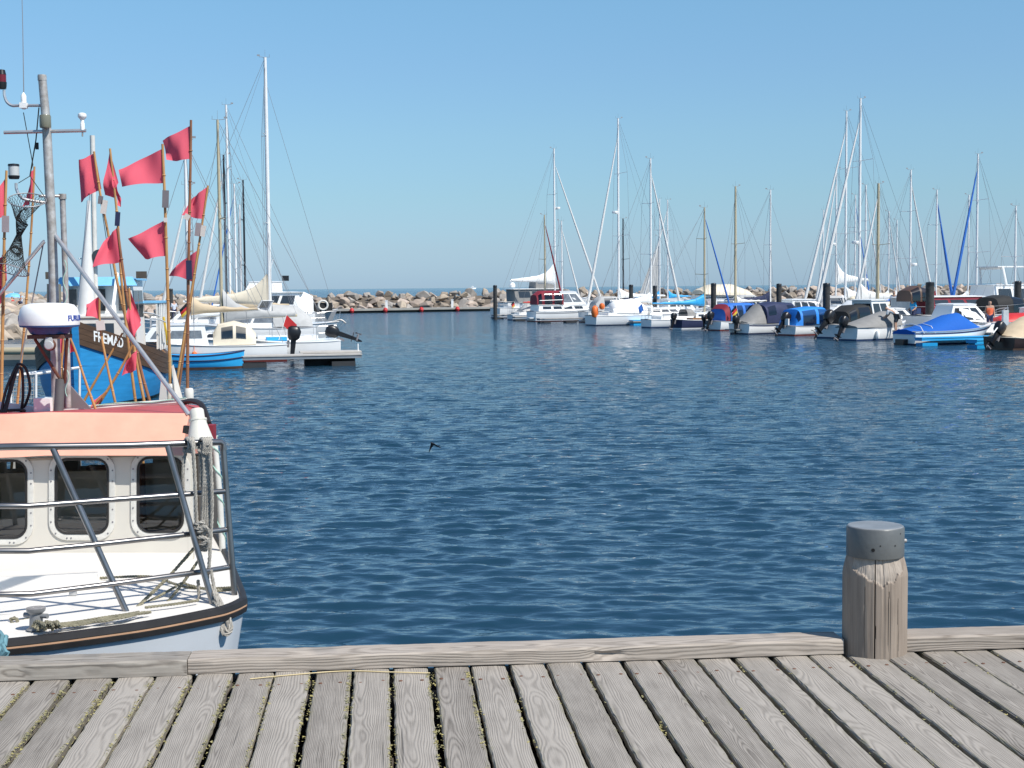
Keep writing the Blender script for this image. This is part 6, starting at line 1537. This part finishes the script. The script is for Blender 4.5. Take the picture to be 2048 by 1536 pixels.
# more white hulls in the gaps of the second row
for (u, d, L_, lab, kind) in ((1352, 124.5, 6.5, 'white cabin boat tucked behind the blue sail cover boat', 0), (1515, 133.5, 6.5, 'white motorboat with grey hood between beige mast and navy cover', 1), (1600, 111.5, 7.0, 'white boat with low cabin behind the tall navy canopy', 0),
        (1690, 113.0, 6.8, 'white motorboat with raked screen behind the pilothouse boat', 1), (1765, 90.0, 6.0, 'white boat with white hood directly behind the pilothouse', 2), (1985, 122.0, 8.0, 'white cruiser with dark windows far behind the sports cruiser', 0), (1240, 127.5, 7.0, 'white boat with grey windscreen hood among the furled sails', 1), (1160, 139.0, 7.0, 'white low cruiser behind the red canopy boat', 2), (2015, 91.5, 6.0, 'white boat with upright wheelhouse right of the service pillar', 0)):
    b = motor(lab, u, 600, L_, d, name='motorboat', cat='motorboat'); b.hull(L_, 2.5, .95, .92, 1.3, tw=.9, rake=.12, stripe=('navy', None, 'alu_grey')[kind])
    if kind == 0: b.house(-1.2, 1.6, 1.9, 1.0, fr=.7, br=.05, nside=3, front=2, over=.1); b.pulpit(.8, L_ * .42, .55, 1.0, 1); b.boxp('cockpit_side', (-2.2, 0, 1.05), (1.7, 1.9, .3), 'gel_white')
    if kind == 1: b.house(-.2, 1.9, 1.8, .5, fr=1.0, br=.1, nside=2, front=0); b.screen(-.1, 1.9, .7, .5, 1.4); b.canopy([(-2.6, 1.7, 1.0, .7), (-2.0, 1.9, 1.0, 1.25), (-.6, 1.85, 1.0, 1.25)], 'greycloth', windows=((1, 0, 4, .1, .9),))
    if kind == 2: b.house(-1.0, 1.8, 1.9, .6, fr=1.1, br=.1, nside=3, front=0); b.canopy([(-2.7, 1.7, 1.0, .8), (-2.2, 1.9, 1.0, 1.15), (-.8, 1.85, 1.0, 1.2), (-.2, 1.6, 1.2, .5)], 'white', windows=((1, 1, 4, .2, .8),))

# ================================================================== PEOPLE AND BIRD
SK = dict(pelvis=(0, 0, .53), waist=(0, 0, .62), chest=(0, .0, .75), neck=(0, .0, .845), head0=(0, .012, .885), head=(0, .015, .945), top=(0, .01, .985),
          shl=(.105, 0, .81), ell=(.135, -.01, .64), wrl=(.14, .04, .49), hal=(.14, .05, .44), shr=(-.105, 0, .81), elr=(-.135, -.01, .64), wrr=(-.14, .04, .49), har=(-.14, .05, .44),
          hil=(.055, 0, .50), knl=(.058, .015, .28), anl=(.06, -.01, .045), tol=(.065, .085, .02), hir=(-.055, 0, .50), knr=(-.058, .015, .28), anr=(-.06, -.01, .045), tor=(-.065, .085, .02))
RAD = dict(pelvis=.085, waist=.078, chest=.092, neck=.033, head0=.045, head=.062, top=.045, shl=.042, ell=.028, wrl=.02, hal=.024, shr=.042, elr=.028, wrr=.02, har=.024, hil=.06, knl=.038, anl=.024, tol=.02, hir=.06, knr=.038, anr=.024, tor=.02)
ED = [('pelvis', 'waist'), ('waist', 'chest'), ('chest', 'neck'), ('neck', 'head0'), ('head0', 'head'), ('head', 'top'), ('chest', 'shl'), ('shl', 'ell'), ('ell', 'wrl'), ('wrl', 'hal'), ('chest', 'shr'), ('shr', 'elr'), ('elr', 'wrr'), ('wrr', 'har'), ('pelvis', 'hil'), ('hil', 'knl'), ('knl', 'anl'), ('anl', 'tol'), ('pelvis', 'hir'), ('hir', 'knr'), ('knr', 'anr'), ('anr', 'tor')]
def skin_obj(name, joints, edges, H, pos, grow, matn, parent):
    keys = [k for k in pos if any(k in e for e in edges)] if not joints else joints
    idx = {k: i for i, k in enumerate(keys)}
    me = bpy.data.meshes.new(name); me.from_pydata([V(pos[k]) * H for k in keys], [(idx[a], idx[b]) for a, b in edges if a in idx and b in idx], [])
    o = bpy.data.objects.new(name, me); C.objects.link(o)
    md = o.modifiers.new('skin', 'SKIN'); md.use_smooth_shade = True; o.modifiers.new('sub', 'SUBSURF').levels = 2
    for i, k in enumerate(keys):
        d = me.skin_vertices[0].data[i]; r = (RAD[k] + grow) * H; d.radius = (r, r); d.use_root = (i == 0)
    bpy.context.view_layer.update()
    m2 = bpy.data.meshes.new_from_object(o.evaluated_get(bpy.context.evaluated_depsgraph_get()))
    bpy.data.objects.remove(o); o = bpy.data.objects.new(name, m2); C.objects.link(o)
    m2.polygons.foreach_set('use_smooth', [True] * len(m2.polygons)); m2.materials.clear(); m2.materials.append(MATS[matn]); o.parent = parent
    return o
def person(label, foot, rz, H=1.74, shirt='white', trousers='navy', hair='hair', pose=None, sleeves=True, legs='long', skinm='skin'):
    pos = dict(SK)
    if pose: pos.update(pose)
    e = thing('person', label, 'person', foot, rz)
    skin_obj('body', list(pos), ED, H, pos, 0, skinm, e)
    tj = ['waist', 'pelvis', 'chest', 'shl', 'shr'] + (['ell', 'elr'] if sleeves else [])
    skin_obj('shirt', tj, ED, H, pos, .012, shirt, e)
    lj = ['pelvis', 'hil', 'hir', 'knl', 'knr'] + (['anl', 'anr'] if legs == 'long' else [])
    skin_obj('trousers', lj, ED, H, pos, .010, trousers, e)
    hp = dict(pos); d = V(pos['top']) - V(pos['head0'])
    hp['head'] = tuple(V(pos['head']) + V((0, -.014, .016))); hp['top'] = tuple(V(pos['top']) + V((0, -.004, .010)))
    skin_obj('hair', ['head', 'top'], ED, H, hp, .007, hair, e)
    return e
mat('jacket_blue', (.02, .32, .65), .7); mat('shorts_grey', (.06, .065, .075), .8); mat('vest_orange', (.85, .16, .06), .6); mat('pink_cloth', (.72, .25, .33), .7); mat('pale_cloth', (.55, .6, .68), .7); mat('hair_fair', (.35, .22, .1), .6); mat('tshirt', (.78, .78, .77), .7)
pz = .5
f = W(1826, 651.5, pz); person('person in blue jacket with bag, standing in front of the thick dark pile', f, R(115), 1.76, 'jacket_blue', 'navy', pose=dict(wrl=(.10, .14, .56), hal=(.08, .17, .56), wrr=(-.12, .12, .55), har=(-.10, .15, .55)))
m = MB(); m.box(f + V((.30, -.05, .92)), (.30, .16, .34)); m.tube([f + V((.2, -.1, 1.05)), f + V((.05, -.12, 1.4))], .015, 5); tag(m.build('shoulder_bag', 'antifoul_blue'), 'dark teal shoulder bag at the hip of the person in blue', 'bag')
f = W(1791, 664, .45); person('person in white shirt and grey shorts bending forward on the pontoon', f, R(60), 1.78, 'tshirt', 'shorts_grey', legs='short',
    pose=dict(pelvis=(0, -.06, .53), waist=(0, .02, .60), chest=(0, .14, .66), neck=(0, .22, .70), head0=(0, .25, .715), head=(0, .30, .73), top=(0, .34, .735), shl=(.10, .19, .68), ell=(.12, .25, .53), wrl=(.10, .34, .44), hal=(.09, .37, .41), shr=(-.10, .19, .68), elr=(-.12, .25, .53), wrr=(-.10, .34, .44), har=(-.09, .37, .41), hil=(.055, -.05, .50), hir=(-.055, -.05, .50), knl=(.058, .01, .28), knr=(-.058, .01, .28)))
f = W(1979, 663, pz); person('woman in orange vest and dark shorts standing on the pontoon at right', f, R(170), 1.66, 'vest_orange', 'navy', 'brown', legs='short', sleeves=False)
f = W(1953, 661, .45); person('child in pale green top stepping between the boats at right', f, R(80), 1.32, 'mint_cord', 'pale_cloth', 'hair_fair', legs='short')
f = P(1788, 612, 96); f.z = .95; person('person in pale blue top seen on the boat behind the blue boom', f, R(150), 1.7, 'pale_cloth', 'navy')
f = P(323, 660, 120); f.z = .55; person('person in pink top walking along the left-hand quay', f, R(20), 1.66, 'pink_cloth', 'pale_cloth', 'hair_fair')
f = P(349, 655, 124); f.z = .55; person('person in pale shirt walking beyond the pink top on the left-hand quay', f, R(20), 1.72, 'pale_cloth', 'navy')
e = thing('quay_path', 'pale quay path the walkers use in the left marina', 'pier', (-30, 122, 0)); m = MB(); m.prism([V((-34, 112, -1)), V((-24, 118, -1)), V((-24, 132, -1)), V((-34, 134, -1))], (0, 0, 1.55)); m.build('path_slab', 'quay_conc', e, world=True)
for (u, v, lab, sh, rz) in ((25, 608, 'sunbather with dark hair sitting below the blue parasol on the boulders', 'red', 60), (43, 604, 'fair-haired sunbather sitting right of the parasol on the boulders', 'pale_cloth', 120)):
    f = P(u, v, 138); person(lab, f - V((0, 0, .35)), R(rz), 1.7, sh, 'navy', 'hair' if u < 30 else 'hair_fair', sleeves=False, legs='short',
        pose=dict(pelvis=(0, 0, .16), waist=(0, 0, .25), chest=(0, .01, .38), neck=(0, .02, .475), head0=(0, .03, .515), head=(0, .035, .575), top=(0, .03, .615), shl=(.10, 0, .44), shr=(-.10, 0, .44), ell=(.13, .08, .30), elr=(-.13, .08, .30), wrl=(.1, .2, .26), wrr=(-.1, .2, .26), hal=(.09, .24, .26), har=(-.09, .24, .26), hil=(.055, .03, .15), hir=(-.055, .03, .15), knl=(.07, .22, .26), knr=(-.07, .22, .26), anl=(.07, .32, .06), anr=(-.07, .32, .06), tol=(.07, .40, .04), tor=(-.07, .40, .04)))
e = thing('parasol', 'light blue beach parasol on the boulders at far left', 'parasol', P(25, 608, 139.5)); c = P(27, 586, 139.5)
m = MB(); m.lathe([(.9, -.42), (.7, -.18), (.35, -.03), (0, .02)], c, 12); m.build('canopy', 'light_blue', e, world=True, smooth=False, solid=.01); m = MB(); m.tube([c + V((0, 0, .1)), c + V((0, 0, -1.8))], .03, 6); m.build('pole', 'white', e, world=True)

# swallow skimming over the water
bc_ = P(866, 890, 23.5); e = thing('swallow', 'dark swallow flying low over the open water', 'bird', bc_)
S_ = 23.5 / F
def bp2(u, v, y=0.): return V(((u - 866) * S_, y, -(v - 890) * S_))
rings = []
for t, r_ in ((0, .002), (.1, .012), (.3, .02), (.6, .015), (.9, .006), (1, .002)):
    a = bp2(861.5, 884, -.06).lerp(bp2(874, 893, .08), t); x, y = orth(bp2(874, 893, .08) - bp2(861.5, 884, -.06)); rings.append([a + (x * math.cos(q) + y * math.sin(q)) * r_ for q in [2 * PI * i / 8 for i in range(8)]])
m = MB(); m.loft(rings); m.build('body', 'mast_black', e)
m = MB(); m.prism([bp2(862, 886, -.03), bp2(868, 890, .02), bp2(862.5, 896), bp2(857, 906, .02), bp2(859, 897, -.02)], (.004, .006, 0)); m.build('wing', 'mast_black', e)
m = MB(); m.prism([bp2(864, 885, -.02), bp2(872, 889, -.03), bp2(884, 896.5, -.06), bp2(875, 894, 0), bp2(867, 891, .03)], (0, .006, .004)); m.build('wing', 'mast_black', e)
m = MB(); m.prism([bp2(872, 892, .06), bp2(875, 892.5, .07), bp2(880, 893.5, .13), bp2(876, 894, .10), bp2(879, 896, .13), bp2(872, 894, .06)], (0, .004, .003)); m.build('tail', 'mast_black', e)
